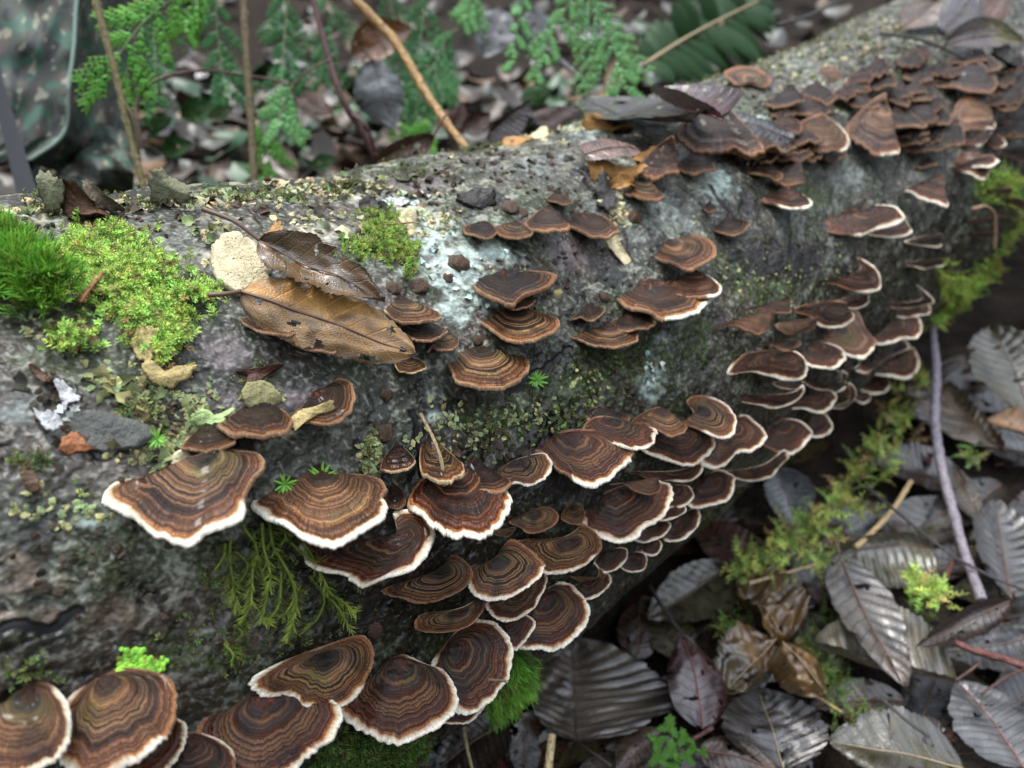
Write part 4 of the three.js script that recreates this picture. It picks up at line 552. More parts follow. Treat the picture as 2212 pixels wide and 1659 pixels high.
leaf('black', [1715, 300], [1560, 240], [1640, 222], [1650, 325], 'curled black pleated leaf caught on the far upper log', { log: 1, h: 0.012, pleat: 0.06, curl: -0.4, saw: 0.03 });
leaf('brown', [2040, 95], [2210, 88], [2110, 62], [2120, 126], 'brown leaf with a bright yellow edge at the upper right', { log: 1, h: 0.02, n: [0, 0, 0.3], curl: 0.3, tip2: [0.55, 1.9, 3.2, 0.8] });
leaf('tan', [1945, 60], [2025, 0], [1960, 10], [2020, 50], 'light brown leaf on the log at the top edge', { log: 1, h: 0.02, n: [0, 0, 0.5] });
leaf('deep', [2035, 70], [2110, -20], [2035, 10], [2128, 50], 'dark red-brown leaf at the top right, left of the orange one', { log: 1, h: 0.026, n: [0, 0, 0.6] });
leaf('orange', [2120, 60], [2180, -20], [2120, 10], [2185, 30], 'orange-brown leaf at the top right corner', { log: 1, h: 0.022, n: [0, 0, 0.6], tip2: [-0.3, 0.6, 0.6, 0.6] });
leaf('olivegrey', [2140, 115], [2215, 150], [2170, 105], [2190, 155], 'grey leaf under the yellow-edged one at the upper right', { log: 1, h: 0.008 });
{
  const r = rng(99), kinds = ['deep', 'brown', 'grey', 'deep', 'red', 'tan', 'black', 'olive', 'deep', 'greyblue'];
  for (let i = 0; i < 90; i++) { const x = -150 + r() * 1900, y = -60 + 400 * Math.pow(r(), 0.8) * sst(2000, 300, x), p = hitGround(x, y), L = 0.02 + 0.03 * r(), a = r() * 6.28, k = L / depth(p) * FPX, dx = Math.cos(a) * k, dy = Math.sin(a) * k * 0.35; leaf(kinds[Math.floor(r() * kinds.length)], [x - dx, y - dy], [x + dx, y + dy], [x + Math.sin(a) * k * 0.5, y + 6 + Math.cos(a) * k * 0.2], [x - Math.sin(a) * k * 0.5, y - 6 - Math.cos(a) * k * 0.2], 'dull fallen leaf on the forest floor behind the log', { dim: 0.45, h: 0.005 + 0.03 * r(), n: [0.5 * (r() - 0.5), 0, 0.3 + 0.5 * r()], group: 'leaves on the forest floor behind the log' }); }
}

// ---------- moss ----------
function shootGeo(n, len, leafL, leafW, spread, droop, r, narrow) {   // a stem with small pointed leaves all round
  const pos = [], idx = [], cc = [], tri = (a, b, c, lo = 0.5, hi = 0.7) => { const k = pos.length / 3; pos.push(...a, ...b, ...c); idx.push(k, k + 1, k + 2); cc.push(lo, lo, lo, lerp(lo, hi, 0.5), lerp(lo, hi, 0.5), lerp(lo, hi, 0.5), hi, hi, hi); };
  const bend = (t) => [droop * t * t * len, len * t - 0.3 * Math.abs(droop) * t * t * len, 0];
  for (let i = 0; i < 4; i++) { const a = bend(i / 4), b = bend((i + 1) / 4), w = leafW * 0.22; tri([a[0] - w, a[1], 0], [a[0] + w, a[1], 0], [b[0], b[1], 0]); tri([a[0], a[1], -w], [a[0], a[1], w], [b[0], b[1], 0]); }
  for (let i = 0; i < n; i++) {
    const t = 0.12 + 0.88 * (i + r() * 0.5) / n, c = bend(t), a = i * 2.4 + r(), sc = narrow ? 1 : Math.sin(Math.PI * (0.25 + 0.7 * t)), L = leafL * sc * (0.8 + 0.4 * r()), up = Math.cos(spread) * L, out = Math.sin(spread) * L, ca = Math.cos(a), sa = Math.sin(a), w = leafW * sc * 0.5;
    const tip = [c[0] + ca * out, c[1] + up, c[2] + sa * out], m = [c[0] + ca * out * 0.45, c[1] + up * 0.35, c[2] + sa * out * 0.45];
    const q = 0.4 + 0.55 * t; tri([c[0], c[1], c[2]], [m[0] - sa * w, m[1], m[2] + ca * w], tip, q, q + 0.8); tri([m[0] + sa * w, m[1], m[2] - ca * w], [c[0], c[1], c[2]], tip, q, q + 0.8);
  }
  return makeGeo(pos, idx, null, cc);
}
const mossMat = (o = {}) => std({ color: col(1, 1, 1), roughness: 0.6, transmission: 0.25, specularIntensity: 0.5, vertexColors: true, ...o });
function patch(name, label, spots, geos, tone, o = {}) {           // spots: [x, y, rx, ry, how many]
  const R = rng(o.seed ?? 300), root = grp(name); tag(root, label, o.cat ?? 'moss', o.group, 'stuff');
  const per = geos.map(() => []);
  for (const [x, y, rx, ry, n] of spots) for (let i = 0; i < n; i++) {
    const a = R() * 6.283, q = (o.soft ? Math.sqrt(-1.1 * Math.log(1 - 0.97 * R())) : Math.pow(R(), 0.6)) * (0.85 + 0.6 * n2(a * 1.2 + x, y)), px = x + Math.cos(a) * rx * q, py = y + Math.sin(a) * ry * q;
    if (o.cat !== 'liverwort' && R() > sst(-0.25, 0.35, 1.3 * n2(px / 17 + 9, py / 17) + 0.7 * (1 - q))) continue;
    let p, nrm; if (o.ground) { p = hitGround(px, py, o.h ?? 0); nrm = UP.clone(); } else { const h = hitLog(px, py); if (h.miss > 0.012) continue; p = h.p.addScaledVector(h.n, o.h ?? 0); nrm = h.n; }
    if (o.mound) p.addScaledVector(nrm, o.mound * Math.max(0, 1 - q * q));
    const dir = nrm.multiplyScalar(o.upright ?? 1).add(V((R() - 0.5) * 2, (R() - 0.5) * (o.ground ? 0.5 : 2), (R() - 0.5) * 2).multiplyScalar(o.lean ?? 0.7)).add(V(0, o.grav ?? 0, 0)).normalize();
    const m = new THREE.Matrix4().compose(p, new THREE.Quaternion().setFromUnitVectors(UP, dir).multiply(new THREE.Quaternion().setFromAxisAngle(UP, R() * 6.283)), V(1, 1, 1).multiplyScalar((o.size ?? 1) * (0.6 + 0.7 * R())));
    const k = 0.55 + 0.75 * R() + 0.35 * n2(px / 25, py / 25), y2 = R(); const br = tone[1] > tone[0] * 1.1 && tone[2] < 0.15 && R() < 0.14 ? 0.55 : 1; per[Math.floor(R() * geos.length)].push([m, col(tone[0] * k * lerp(0.75, 1.25, y2), tone[1] * k * br, tone[2] * k)]);
  }
  per.forEach((list, gi) => { if (!list.length) return; const im = new THREE.InstancedMesh(geos[gi], o.mat ?? mossMat(), list.length); list.forEach(([m, c], i) => { im.setMatrixAt(i, m); im.setColorAt(i, c); }); im.name = 'shoots'; im.castShadow = im.receiveShadow = true; root.add(im); });
  return root;
}
const rm = rng(41);
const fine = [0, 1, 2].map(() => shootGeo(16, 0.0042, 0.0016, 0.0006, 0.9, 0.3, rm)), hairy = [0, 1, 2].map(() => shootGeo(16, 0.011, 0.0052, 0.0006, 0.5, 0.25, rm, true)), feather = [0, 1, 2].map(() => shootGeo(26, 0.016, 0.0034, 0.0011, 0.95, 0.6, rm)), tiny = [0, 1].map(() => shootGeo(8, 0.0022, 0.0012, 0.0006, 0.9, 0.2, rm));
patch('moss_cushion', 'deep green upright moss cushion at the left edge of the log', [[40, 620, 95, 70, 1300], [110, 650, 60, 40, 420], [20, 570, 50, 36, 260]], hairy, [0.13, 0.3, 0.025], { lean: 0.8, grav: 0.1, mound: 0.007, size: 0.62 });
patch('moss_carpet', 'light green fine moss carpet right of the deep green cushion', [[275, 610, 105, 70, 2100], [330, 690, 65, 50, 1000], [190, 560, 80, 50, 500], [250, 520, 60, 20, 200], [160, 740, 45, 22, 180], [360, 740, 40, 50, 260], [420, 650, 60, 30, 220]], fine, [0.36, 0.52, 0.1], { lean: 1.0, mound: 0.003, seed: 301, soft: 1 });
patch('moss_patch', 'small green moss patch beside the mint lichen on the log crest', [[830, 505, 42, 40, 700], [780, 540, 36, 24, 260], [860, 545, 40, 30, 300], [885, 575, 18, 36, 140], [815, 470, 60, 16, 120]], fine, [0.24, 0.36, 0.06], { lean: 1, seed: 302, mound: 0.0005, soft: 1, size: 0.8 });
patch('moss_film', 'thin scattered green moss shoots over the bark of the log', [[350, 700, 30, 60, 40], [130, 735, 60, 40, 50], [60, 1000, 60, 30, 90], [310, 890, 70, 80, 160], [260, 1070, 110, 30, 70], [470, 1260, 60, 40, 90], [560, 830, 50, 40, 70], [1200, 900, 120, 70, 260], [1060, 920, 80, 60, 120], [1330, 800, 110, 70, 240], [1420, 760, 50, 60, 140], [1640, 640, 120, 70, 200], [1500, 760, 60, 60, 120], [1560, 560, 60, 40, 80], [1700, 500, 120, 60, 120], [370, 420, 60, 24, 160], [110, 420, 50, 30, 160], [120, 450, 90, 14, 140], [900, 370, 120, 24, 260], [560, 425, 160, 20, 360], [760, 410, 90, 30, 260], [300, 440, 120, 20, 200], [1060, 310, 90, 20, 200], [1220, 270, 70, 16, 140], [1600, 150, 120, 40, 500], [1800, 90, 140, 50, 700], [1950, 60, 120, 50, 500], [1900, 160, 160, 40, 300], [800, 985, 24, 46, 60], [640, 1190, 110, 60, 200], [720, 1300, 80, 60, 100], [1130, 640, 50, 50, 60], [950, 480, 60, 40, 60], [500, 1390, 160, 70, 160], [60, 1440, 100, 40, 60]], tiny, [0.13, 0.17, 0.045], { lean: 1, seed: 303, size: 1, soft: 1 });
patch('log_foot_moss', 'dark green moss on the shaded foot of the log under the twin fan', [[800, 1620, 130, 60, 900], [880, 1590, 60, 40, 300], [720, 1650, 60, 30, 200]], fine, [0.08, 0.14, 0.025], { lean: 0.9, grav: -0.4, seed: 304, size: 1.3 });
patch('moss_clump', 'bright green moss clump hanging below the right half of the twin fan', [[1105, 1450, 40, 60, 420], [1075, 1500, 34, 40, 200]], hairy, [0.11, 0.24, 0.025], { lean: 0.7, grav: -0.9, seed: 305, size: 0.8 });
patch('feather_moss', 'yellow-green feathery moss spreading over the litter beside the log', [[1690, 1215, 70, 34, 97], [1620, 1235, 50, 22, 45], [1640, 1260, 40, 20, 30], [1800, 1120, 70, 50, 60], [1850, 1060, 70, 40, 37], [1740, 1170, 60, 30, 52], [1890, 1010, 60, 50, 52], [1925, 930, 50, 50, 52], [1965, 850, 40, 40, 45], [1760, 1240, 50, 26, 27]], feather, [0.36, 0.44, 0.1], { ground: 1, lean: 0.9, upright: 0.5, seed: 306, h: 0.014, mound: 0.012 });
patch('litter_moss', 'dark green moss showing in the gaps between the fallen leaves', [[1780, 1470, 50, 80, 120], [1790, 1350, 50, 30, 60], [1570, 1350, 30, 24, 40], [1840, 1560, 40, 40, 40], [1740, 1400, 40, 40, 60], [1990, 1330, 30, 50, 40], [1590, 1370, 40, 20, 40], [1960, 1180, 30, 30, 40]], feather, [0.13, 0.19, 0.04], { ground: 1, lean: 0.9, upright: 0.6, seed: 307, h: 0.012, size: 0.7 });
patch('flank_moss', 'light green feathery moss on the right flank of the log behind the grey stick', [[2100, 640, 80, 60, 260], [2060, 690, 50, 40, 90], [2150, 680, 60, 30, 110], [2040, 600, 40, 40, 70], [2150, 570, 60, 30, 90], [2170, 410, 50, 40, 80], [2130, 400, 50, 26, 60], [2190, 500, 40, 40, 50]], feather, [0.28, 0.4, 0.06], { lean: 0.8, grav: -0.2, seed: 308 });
patch('sprig_moss', 'pale green moss sprig rising beside the olive-grey ribbed leaf', [[1985, 1290, 34, 40, 46], [1960, 1250, 20, 20, 14], [2030, 1300, 26, 20, 16]], feather, [0.36, 0.5, 0.1], { ground: 1, lean: 0.5, seed: 309, h: 0.03, size: 0.9 });
patch('fern_moss', 'small fern-like moss sprig lying on the tan-grey leaf by the grey stick', [[2090, 985, 34, 10, 18]], feather, [0.34, 0.48, 0.14], { ground: 1, lean: 0.9, upright: 0.2, seed: 310, h: 0.03, size: 0.8 });
{ // round-leaved liverwort patch
  const g = new THREE.SphereGeometry(0.00075, 7, 4); g.scale(1, 0.4, 1);
  patch('liverwort_patch', 'bright green patch of tiny round leaves above the grey-brown striped bracket', [[300, 1440, 52, 32, 150], [345, 1432, 14, 20, 16], [285, 1415, 30, 20, 24]], [g], [0.32, 0.68, 0.07], { cat: 'liverwort', lean: 0.4, seed: 311, h: 0.0006, mat: mossMat({ transmission: 0.1, vertexColors: false }) });
  patch('liverwort_fleck', 'small bright green fleck of liverwort above the rusty wavy bracket', [[1215, 918, 8, 8, 14], [1230, 936, 8, 7, 12]], [g], [0.25, 0.55, 0.15], { cat: 'liverwort', lean: 0.4, seed: 312, size: 0.6, h: 0.0004 });
}
{ // long moss strands hanging below the middle row
  const root = grp('hanging_moss', hitLog(570, 1170).p); tag(root, 'long green moss strands hanging on the flank between the broad brackets', 'moss');
  const m = std({ color: col(0.16, 0.22, 0.035), roughness: 0.6, transmission: 0.25, vertexColors: true, specularIntensity: 0.5 }), R = rng(52);
  for (const line of [
    [[492, 1165], [483, 1205], [490, 1260], [505, 1310]], [[480, 1175], [470, 1200], [452, 1225]], [[560, 1130], [555, 1180], [567, 1230], [572, 1270]], [[545, 1190], [530, 1230], [525, 1290], [510, 1345]], [[590, 1190], [615, 1250], [620, 1300], [608, 1380]], [[600, 1230], [585, 1290], [570, 1320]], [[660, 1240], [680, 1280], [665, 1320], [648, 1355]], [[690, 1275], [710, 1300], [735, 1345]], [[640, 1160], [670, 1220], [690, 1270]], [[690, 1270], [725, 1290], [745, 1310]],
    [[500, 1190], [520, 1215], [505, 1250]], [[590, 1130], [600, 1150], [602, 1165]], [[550, 1210], [560, 1270], [548, 1320], [575, 1335]], [[478, 1385], [487, 1400], [480, 1412]], [[500, 1345], [506, 1352], [505, 1362]], [[575, 1130], [572, 1160], [577, 1188]], [[620, 1170], [650, 1200], [690, 1215]], [[640, 1260], [600, 1310], [585, 1320]], [[520, 1140], [540, 1180], [535, 1220]],
  ]) {
    const pts = line.map((p, i) => { const h = hitLog(...p); return h.p.addScaledVector(h.n, 0.003 + 0.004 * Math.sin(i)).sub(root.position); }), crv = new THREE.CatmullRomCurve3(pts), L = crv.getLength(), n = Math.round(L / 0.00016), pos = [], idx = [], cc = [], tone = 0.6 + 0.7 * R();
    const stem = tubeGeo(pts, 0.0005, 0.0003, 20, 5);
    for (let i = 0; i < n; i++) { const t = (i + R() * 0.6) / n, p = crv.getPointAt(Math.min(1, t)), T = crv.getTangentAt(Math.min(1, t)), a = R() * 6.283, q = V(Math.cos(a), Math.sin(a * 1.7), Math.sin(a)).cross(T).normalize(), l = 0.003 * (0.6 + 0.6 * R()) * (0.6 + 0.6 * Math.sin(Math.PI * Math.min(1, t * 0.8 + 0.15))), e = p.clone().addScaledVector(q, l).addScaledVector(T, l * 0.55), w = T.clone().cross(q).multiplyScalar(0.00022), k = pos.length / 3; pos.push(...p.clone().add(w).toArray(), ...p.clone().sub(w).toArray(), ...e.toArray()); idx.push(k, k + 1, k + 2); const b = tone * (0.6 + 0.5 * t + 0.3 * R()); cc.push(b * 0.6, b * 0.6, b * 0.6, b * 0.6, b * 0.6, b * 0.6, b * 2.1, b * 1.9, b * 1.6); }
    const g = makeGeo(pos, idx, null, cc), sc = new Float32Array(stem.attributes.position.count * 3).fill(tone * 0.8); stem.setAttribute('color', new THREE.BufferAttribute(sc, 3)); stem.deleteAttribute('uv');
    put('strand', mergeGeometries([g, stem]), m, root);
  }
}
for (const [x, y, s, label] of [[690, 1032, 0.75, 'tiny star-shaped moss shoot on the back of a broad bracket'], [1150, 825, 0.7, 'tiny green moss shoot right of the curled olive-banded bracket'], [610, 1048, 0.6, 'single moss sprig lying behind the broad bracket in the middle row'], [340, 955, 0.5, 'tiny moss shoot above the flat brown scale on the left']]) {
  const h = hitLog(x, y), g = grp('moss_shoot', h.p.clone().addScaledVector(h.n, 0.001)); tag(g, label, 'moss'); const r = rng(Math.round(x));
  put('leaf_star', shootGeo(26, 0.004 * s, 0.0062 * s, 0.0012 * s, 1.05, 0.1, r, true), std({ color: col(0.16, 0.36, 0.05), roughness: 0.5, transmission: 0.2, vertexColors: true }), g); g.quaternion.setFromUnitVectors(UP, h.n.clone().add(V(0, 0.4, 0.4)).normalize());
}

// ---------- odds and ends lying on the bark ----------
const scrapMats = {}; {
  const W = 256, a = new Uint8Array(W * W * 4), b = new Float32Array(W * W), pit = new Uint8Array(W * W * 4);
  for (let j = 0; j < W; j++) for (let i = 0; i < W; i++) { const k = j * W + i, m = 0.75 + 0.35 * fbm(i / 30, j / 30, 4) + 0.15 * n2(i / 3, j / 3), h = sst(0.3, 0.5, fbm(i / 11 + 30, j / 17, 3)) * 0.8 + 0.6 * sst(0.45, 0.6, n2(i / 5 + 3, j / 5)) , q = m * (1 - 0.7 * Math.min(1, h)); for (let c = 0; c < 3; c++) { a[k * 4 + c] = enc(m * 0.8); pit[k * 4 + c] = enc(q * 0.85); } a[k * 4 + 3] = pit[k * 4 + 3] = 255; b[k] = 0.5 + 0.4 * fbm(i / 12, j / 12, 4) - 0.3 * h; }
  const ta = dataTex(W, W, a, true), tp = dataTex(W, W, pit, true), tb = greyTex(W, W, b);
  for (const [k, r, g, bl, pitted, rough] of [['cream', 0.62, 0.52, 0.32, 1, 0.85], ['yellow', 0.42, 0.32, 0.13, 1, 0.7], ['ochre', 0.42, 0.21, 0.06, 0, 0.5], ['bark', 0.13, 0.1, 0.065, 0, 0.8], ['mossy', 0.17, 0.17, 0.1, 0, 0.9], ['brown', 0.1, 0.05, 0.026, 0, 0.5], ['white', 0.5, 0.5, 0.48, 1, 0.8], ['grey', 0.1, 0.1, 0.088, 1, 0.8], ['olive', 0.22, 0.2, 0.09, 1, 0.8], ['rust', 0.34, 0.13, 0.05, 0, 0.7], ['knob', 0.085, 0.048, 0.026, 0, 0.55], ['black', 0.02, 0.015, 0.012, 0, 0.5], ['wood', 0.075, 0.028, 0.017, 0, 0.5], ['lime', 0.4, 0.52, 0.2, 0, 0.6]])
    scrapMats[k] = std({ map: pitted ? tp : ta, bumpMap: tb, bumpScale: 0.0007, color: col(r * 1.25, g * 1.25, bl * 1.25), roughness: rough, specularIntensity: 0.6 });
}
let scrapN = 0;
function scrap(name, cat, kind, px, label, o = {}) {               // a thin curled piece with the given outline, lying on the bark
  const id = scrapN++, seed = id * 9.1, pts = []; let mx = 0, my = 0; for (let i = 0; i < px.length; i += 2) { mx += px[i]; my += px[i + 1]; } mx /= px.length / 2; my /= px.length / 2;
  const h = hitLog(...(o.foot ?? [mx, my])), dv = ray(mx, my).negate(), N = h.n.clone().lerp(dv, o.face ?? 0.3).normalize(), C0 = h.p.clone().addScaledVector(h.n, o.h ?? 0.002);
  const un = (x, y) => { const d = ray(x, y); return EYE.clone().addScaledVector(d, C0.clone().sub(EYE).dot(N) / d.dot(N)); };
  const C = un(mx, my), X = LD.clone().addScaledVector(N, -LD.dot(N)).normalize(), Y = N.clone().cross(X);
  for (let i = 0; i < px.length; i += 2) { const q = un(px[i], px[i + 1]).sub(C); pts.push(V(q.dot(X), q.dot(Y), 0)); }
  let area = 0; pts.forEach((p, i) => { const q = pts[(i + 1) % pts.length]; area += p.x * q.y - q.x * p.y; }); if (area < 0) pts.reverse();
  const crv = new THREE.CatmullRomCurve3(pts, true, 'centripetal', 0.5), nT = 48, nF = 6, size = pts.reduce((a, p) => a + p.length(), 0) / pts.length, th = o.thick ?? 0.0009, rag = o.rag ?? 0.06;
  const pos = [], uv = [], rows = [[0, 0]]; for (let j = 1; j <= nF; j++) rows.push([j / nF, 0]); rows.push([1, 1]); for (let j = nF - 1; j >= 0; j -= 2) rows.push([Math.max(0.02, j / nF), 1]);
  for (const [f, low] of rows) for (let i = 0; i <= nT; i++) { const q = i % nT, p = crv.getPoint(q / nT), k = f * (1 + rag * n2(q * 0.35 + seed, 2) + rag * 0.6 * n2(q * 0.9 + seed, 7)), x = p.x * k, y = p.y * k, z = size * ((o.curl ?? 0.2) * f * f * Math.cos(q / nT * 12.566 + seed) + (o.dish ?? 0) * (f * f - 1) + 0.12 * n2(x / size * 1.7 + seed, y / size * 1.7)) - low * th; const w = C.clone().addScaledVector(X, x).addScaledVector(Y, y).addScaledVector(N, z).sub(C); pos.push(w.x, w.y, w.z); uv.push(x * 45 + seed, y * 45); }
  const m = put(name, makeGeo(pos, gridIdx(nT, rows.length - 1), uv), scrapMats[kind]); m.position.copy(C); tag(m, label, cat, o.group); return m;
}
scrap('bark_flap', 'bark', 'mossy', [78, 375, 95, 366, 118, 380, 135, 392, 138, 430, 120, 462, 95, 445, 84, 410], 'moss-grown bark flap standing on the log crest, leftmost of three', { foot: [110, 468], face: 0.85, thick: 0.0022, curl: 0.5, rag: 0.22 });
scrap('bark_flap', 'bark', 'brown', [135, 392, 170, 405, 205, 435, 243, 464, 200, 470, 150, 465, 128, 440], 'brown split bark flap with a raised ridge, right of the moss-grown one', { foot: [180, 472], face: 0.7, thick: 0.002, curl: 0.7, dish: 0.3, rag: 0.2 });
scrap('bark_flap', 'bark', 'bark', [178, 384, 192, 388, 225, 420, 268, 452, 240, 458, 205, 440, 182, 415], 'pointed bark flap leaning behind the split brown one', { foot: [215, 464], face: 0.85, thick: 0.0018, rag: 0.2, curl: 0.5 });
scrap('bark_flap', 'bark', 'mossy', [322, 398, 342, 363, 372, 378, 405, 402, 414, 432, 380, 440, 335, 445], 'rounded bark flap standing at the foot of the olive stem', { foot: [370, 445], face: 0.8, thick: 0.002, curl: 0.7, rag: 0.22 });
scrap('old_bracket', 'bracket fungus', 'cream', [455, 545, 470, 512, 505, 504, 545, 520, 578, 555, 582, 600, 550, 628, 505, 630, 470, 605], 'old bleached bracket full of holes beside the big brown leaf', { thick: 0.003, h: 0.004, curl: 0.12, rag: 0.13 });
scrap('bark_plate', 'bark', 'grey', [-20, 880, 60, 850, 110, 880, 160, 885, 220, 890, 290, 905, 335, 940, 300, 965, 262, 968, 220, 975, 180, 958, 120, 950, 60, 985, -20, 985], 'grey lichen-covered bark plate lifting above the dark crack at the left', { h: 0.0008, thick: 0.003, curl: 0.02, rag: 0.08, face: 0 });
scrap('old_bracket', 'bracket fungus', 'yellow', [283, 740, 292, 715, 318, 706, 345, 715, 330, 735, 348, 752, 322, 765, 332, 775, 318, 785, 296, 770], 'ear-shaped yellowed old bracket at the lower end of the light moss carpet, upper half', { thick: 0.0011, h: 0.003, curl: 0.25, rag: 0.16 });
scrap('old_bracket', 'bracket fungus', 'yellow', [306, 790, 330, 778, 352, 798, 385, 790, 424, 792, 405, 815, 370, 832, 335, 828, 318, 812], 'ear-shaped yellowed old bracket with two holes, lower half', { thick: 0.0011, h: 0.003, curl: 0.2, rag: 0.14 });
scrap('old_bracket', 'bracket fungus', 'cream', [372, 985, 390, 972, 412, 978, 415, 1010, 405, 1042, 385, 1040, 374, 1015], 'pale pitted slab standing left of the broad curled-lip bracket', { thick: 0.003, h: 0.003 });
scrap('bark_chip', 'bark', 'olive', [522, 845, 535, 825, 570, 822, 600, 845, 608, 868, 580, 880, 535, 878, 524, 862], 'greenish pitted flake lying on the flat dark bracket', { h: 0.006, thick: 0.0015 });
scrap('bark_chip', 'bark', 'lime', [408, 905, 425, 890, 450, 885, 475, 905, 505, 880, 490, 905, 460, 918, 425, 915], 'pale green torn lichen scrap left of the flat dark bracket', { h: 0.004, rag: 0.25 });
scrap('leaf_scrap', 'leaf', 'yellow', [628, 905, 650, 885, 690, 875, 716, 866, 722, 885, 690, 895, 655, 915, 634, 932], 'tan skeletal leaf scrap draped over the dark curled bracket', { h: 0.012, rag: 0.12 });
scrap('bark_chip', 'bark', 'white', [118, 818, 140, 826, 160, 845, 175, 862, 150, 872, 138, 888, 130, 860], 'white peeling bark scrap at the left, upper of two', { rag: 0.18, h: 0.003 });
scrap('bark_chip', 'bark', 'white', [72, 880, 90, 890, 110, 888, 134, 905, 128, 925, 110, 930, 92, 920], 'white peeling bark scrap at the left, lower of two', { rag: 0.2, h: 0.003 });
scrap('bark_chip', 'bark', 'rust', [128, 965, 148, 935, 165, 932, 190, 960, 205, 970, 170, 975, 140, 980], 'rusty broken bark edge beside the crack at the left', { h: 0.002, rag: 0.15 });
scrap('bark_chip', 'bark', 'brown', [60, 785, 72, 788, 90, 800, 112, 815, 100, 828, 78, 815], 'small brown curled chip at the left above the white scraps', { h: 0.003, curl: 0.4 });
scrap('bark_chip', 'bark', 'brown', [44, 1020, 62, 1015, 80, 1028, 84, 1060, 66, 1064, 52, 1045], 'flat wet brown scale near the left edge', { h: 0.002 });
scrap('bark_chip', 'bark', 'wood', [512, 800, 560, 795, 612, 786, 590, 800, 560, 822, 530, 826, 535, 810], 'dark red-brown forked splinter below the big brown leaf', { h: 0.003, thick: 0.003, rag: 0.1 });
scrap('leaf_scrap', 'leaf', 'ochre', [570, 510, 585, 488, 600, 478, 612, 495, 622, 515, 605, 528, 582, 520], 'ragged golden leaf scrap above the big brown leaf', { h: 0.005, rag: 0.2 });
scrap('leaf_scrap', 'leaf', 'ochre', [1084, 308, 1105, 298, 1140, 292, 1152, 298, 1130, 312, 1100, 316], 'orange-brown leaf scrap on the log crest', { h: 0.004 });
scrap('leaf_scrap', 'leaf', 'cream', [1140, 290, 1180, 277, 1182, 290, 1150, 304], 'pale tan leaf scrap beside the orange-brown one on the crest', { h: 0.004 });
for (const [p, lab] of [[[1258, 275, 1290, 262, 1330, 268, 1360, 262, 1368, 278, 1330, 292, 1300, 300, 1270, 290], 'uppermost crumpled yellow leaf scrap above the ribbed pinkish leaf piece'], [[1370, 330, 1400, 318, 1428, 330, 1415, 350, 1440, 362, 1400, 372, 1378, 355], 'crumpled yellow leaf scrap right of the ribbed pinkish leaf piece'], [[1290, 360, 1330, 345, 1375, 352, 1390, 375, 1350, 390, 1315, 385], 'crumpled yellow leaf scrap under the ribbed pinkish leaf piece'], [[1320, 388, 1350, 380, 1375, 392, 1370, 405, 1340, 408], 'lowest crumpled yellow scrap touching a small bracket'], [[1262, 345, 1290, 340, 1300, 370, 1285, 385, 1272, 365], 'pale amber leaf scrap left of the yellow crumpled ones']]) scrap('leaf_scrap', 'leaf', 'ochre', p, lab, { h: 0.007, rag: 0.3, curl: 0.6, face: 0.4 });
scrap('bark_chip', 'bark', 'cream', [1310, 505, 1325, 500, 1340, 530, 1365, 560, 1372, 578, 1350, 575, 1325, 548, 1312, 525], 'pale crescent of lichen-crusted bark left of the rounded lone bracket', { h: 0.002 });
scrap('bark_chip', 'bark', 'cream', [858, 462, 875, 450, 898, 462, 895, 485, 872, 490], 'cream ring-shaped old fungus beside the small moss patch', { h: 0.003, curl: 0.4 });
scrap('bark_chip', 'bark', 'black', [1288, 400, 1305, 370, 1318, 395, 1330, 420, 1320, 455, 1298, 440], 'black and white wet bark splinter below the yellow scraps', { h: 0.005, rag: 0.2 });
scrap('bark_chip', 'bark', 'black', [990, 420, 1025, 405, 1065, 415, 1070, 435, 1030, 448, 1000, 440], 'black crusty lump on the log crest', { h: 0.004, rag: 0.2, thick: 0.004 });
scrap('bark_chip', 'bark', 'black', [775, 440, 800, 425, 818, 435, 812, 455, 790, 460], 'small black crusty lump near the long folded tan leaf', { h: 0.003, rag: 0.2, thick: 0.003 });
scrap('bark_chip', 'bark', 'mossy', [762, 390, 770, 352, 782, 385, 788, 400], 'small upright bark tooth on the crest under the folded leaf', { foot: [776, 402], face: 0.9, thick: 0.003 });
scrap('bark_chip', 'bark', 'mossy', [853, 385, 858, 362, 878, 368, 884, 390], 'small square bark tooth on the crest right of the upright one', { foot: [868, 394], face: 0.9, thick: 0.003 });
scrap('bark_chip', 'bark', 'ochre', [1855, 790, 1880, 800, 1870, 812], 'tiny tan speck of bark under the dense right-hand group', {});
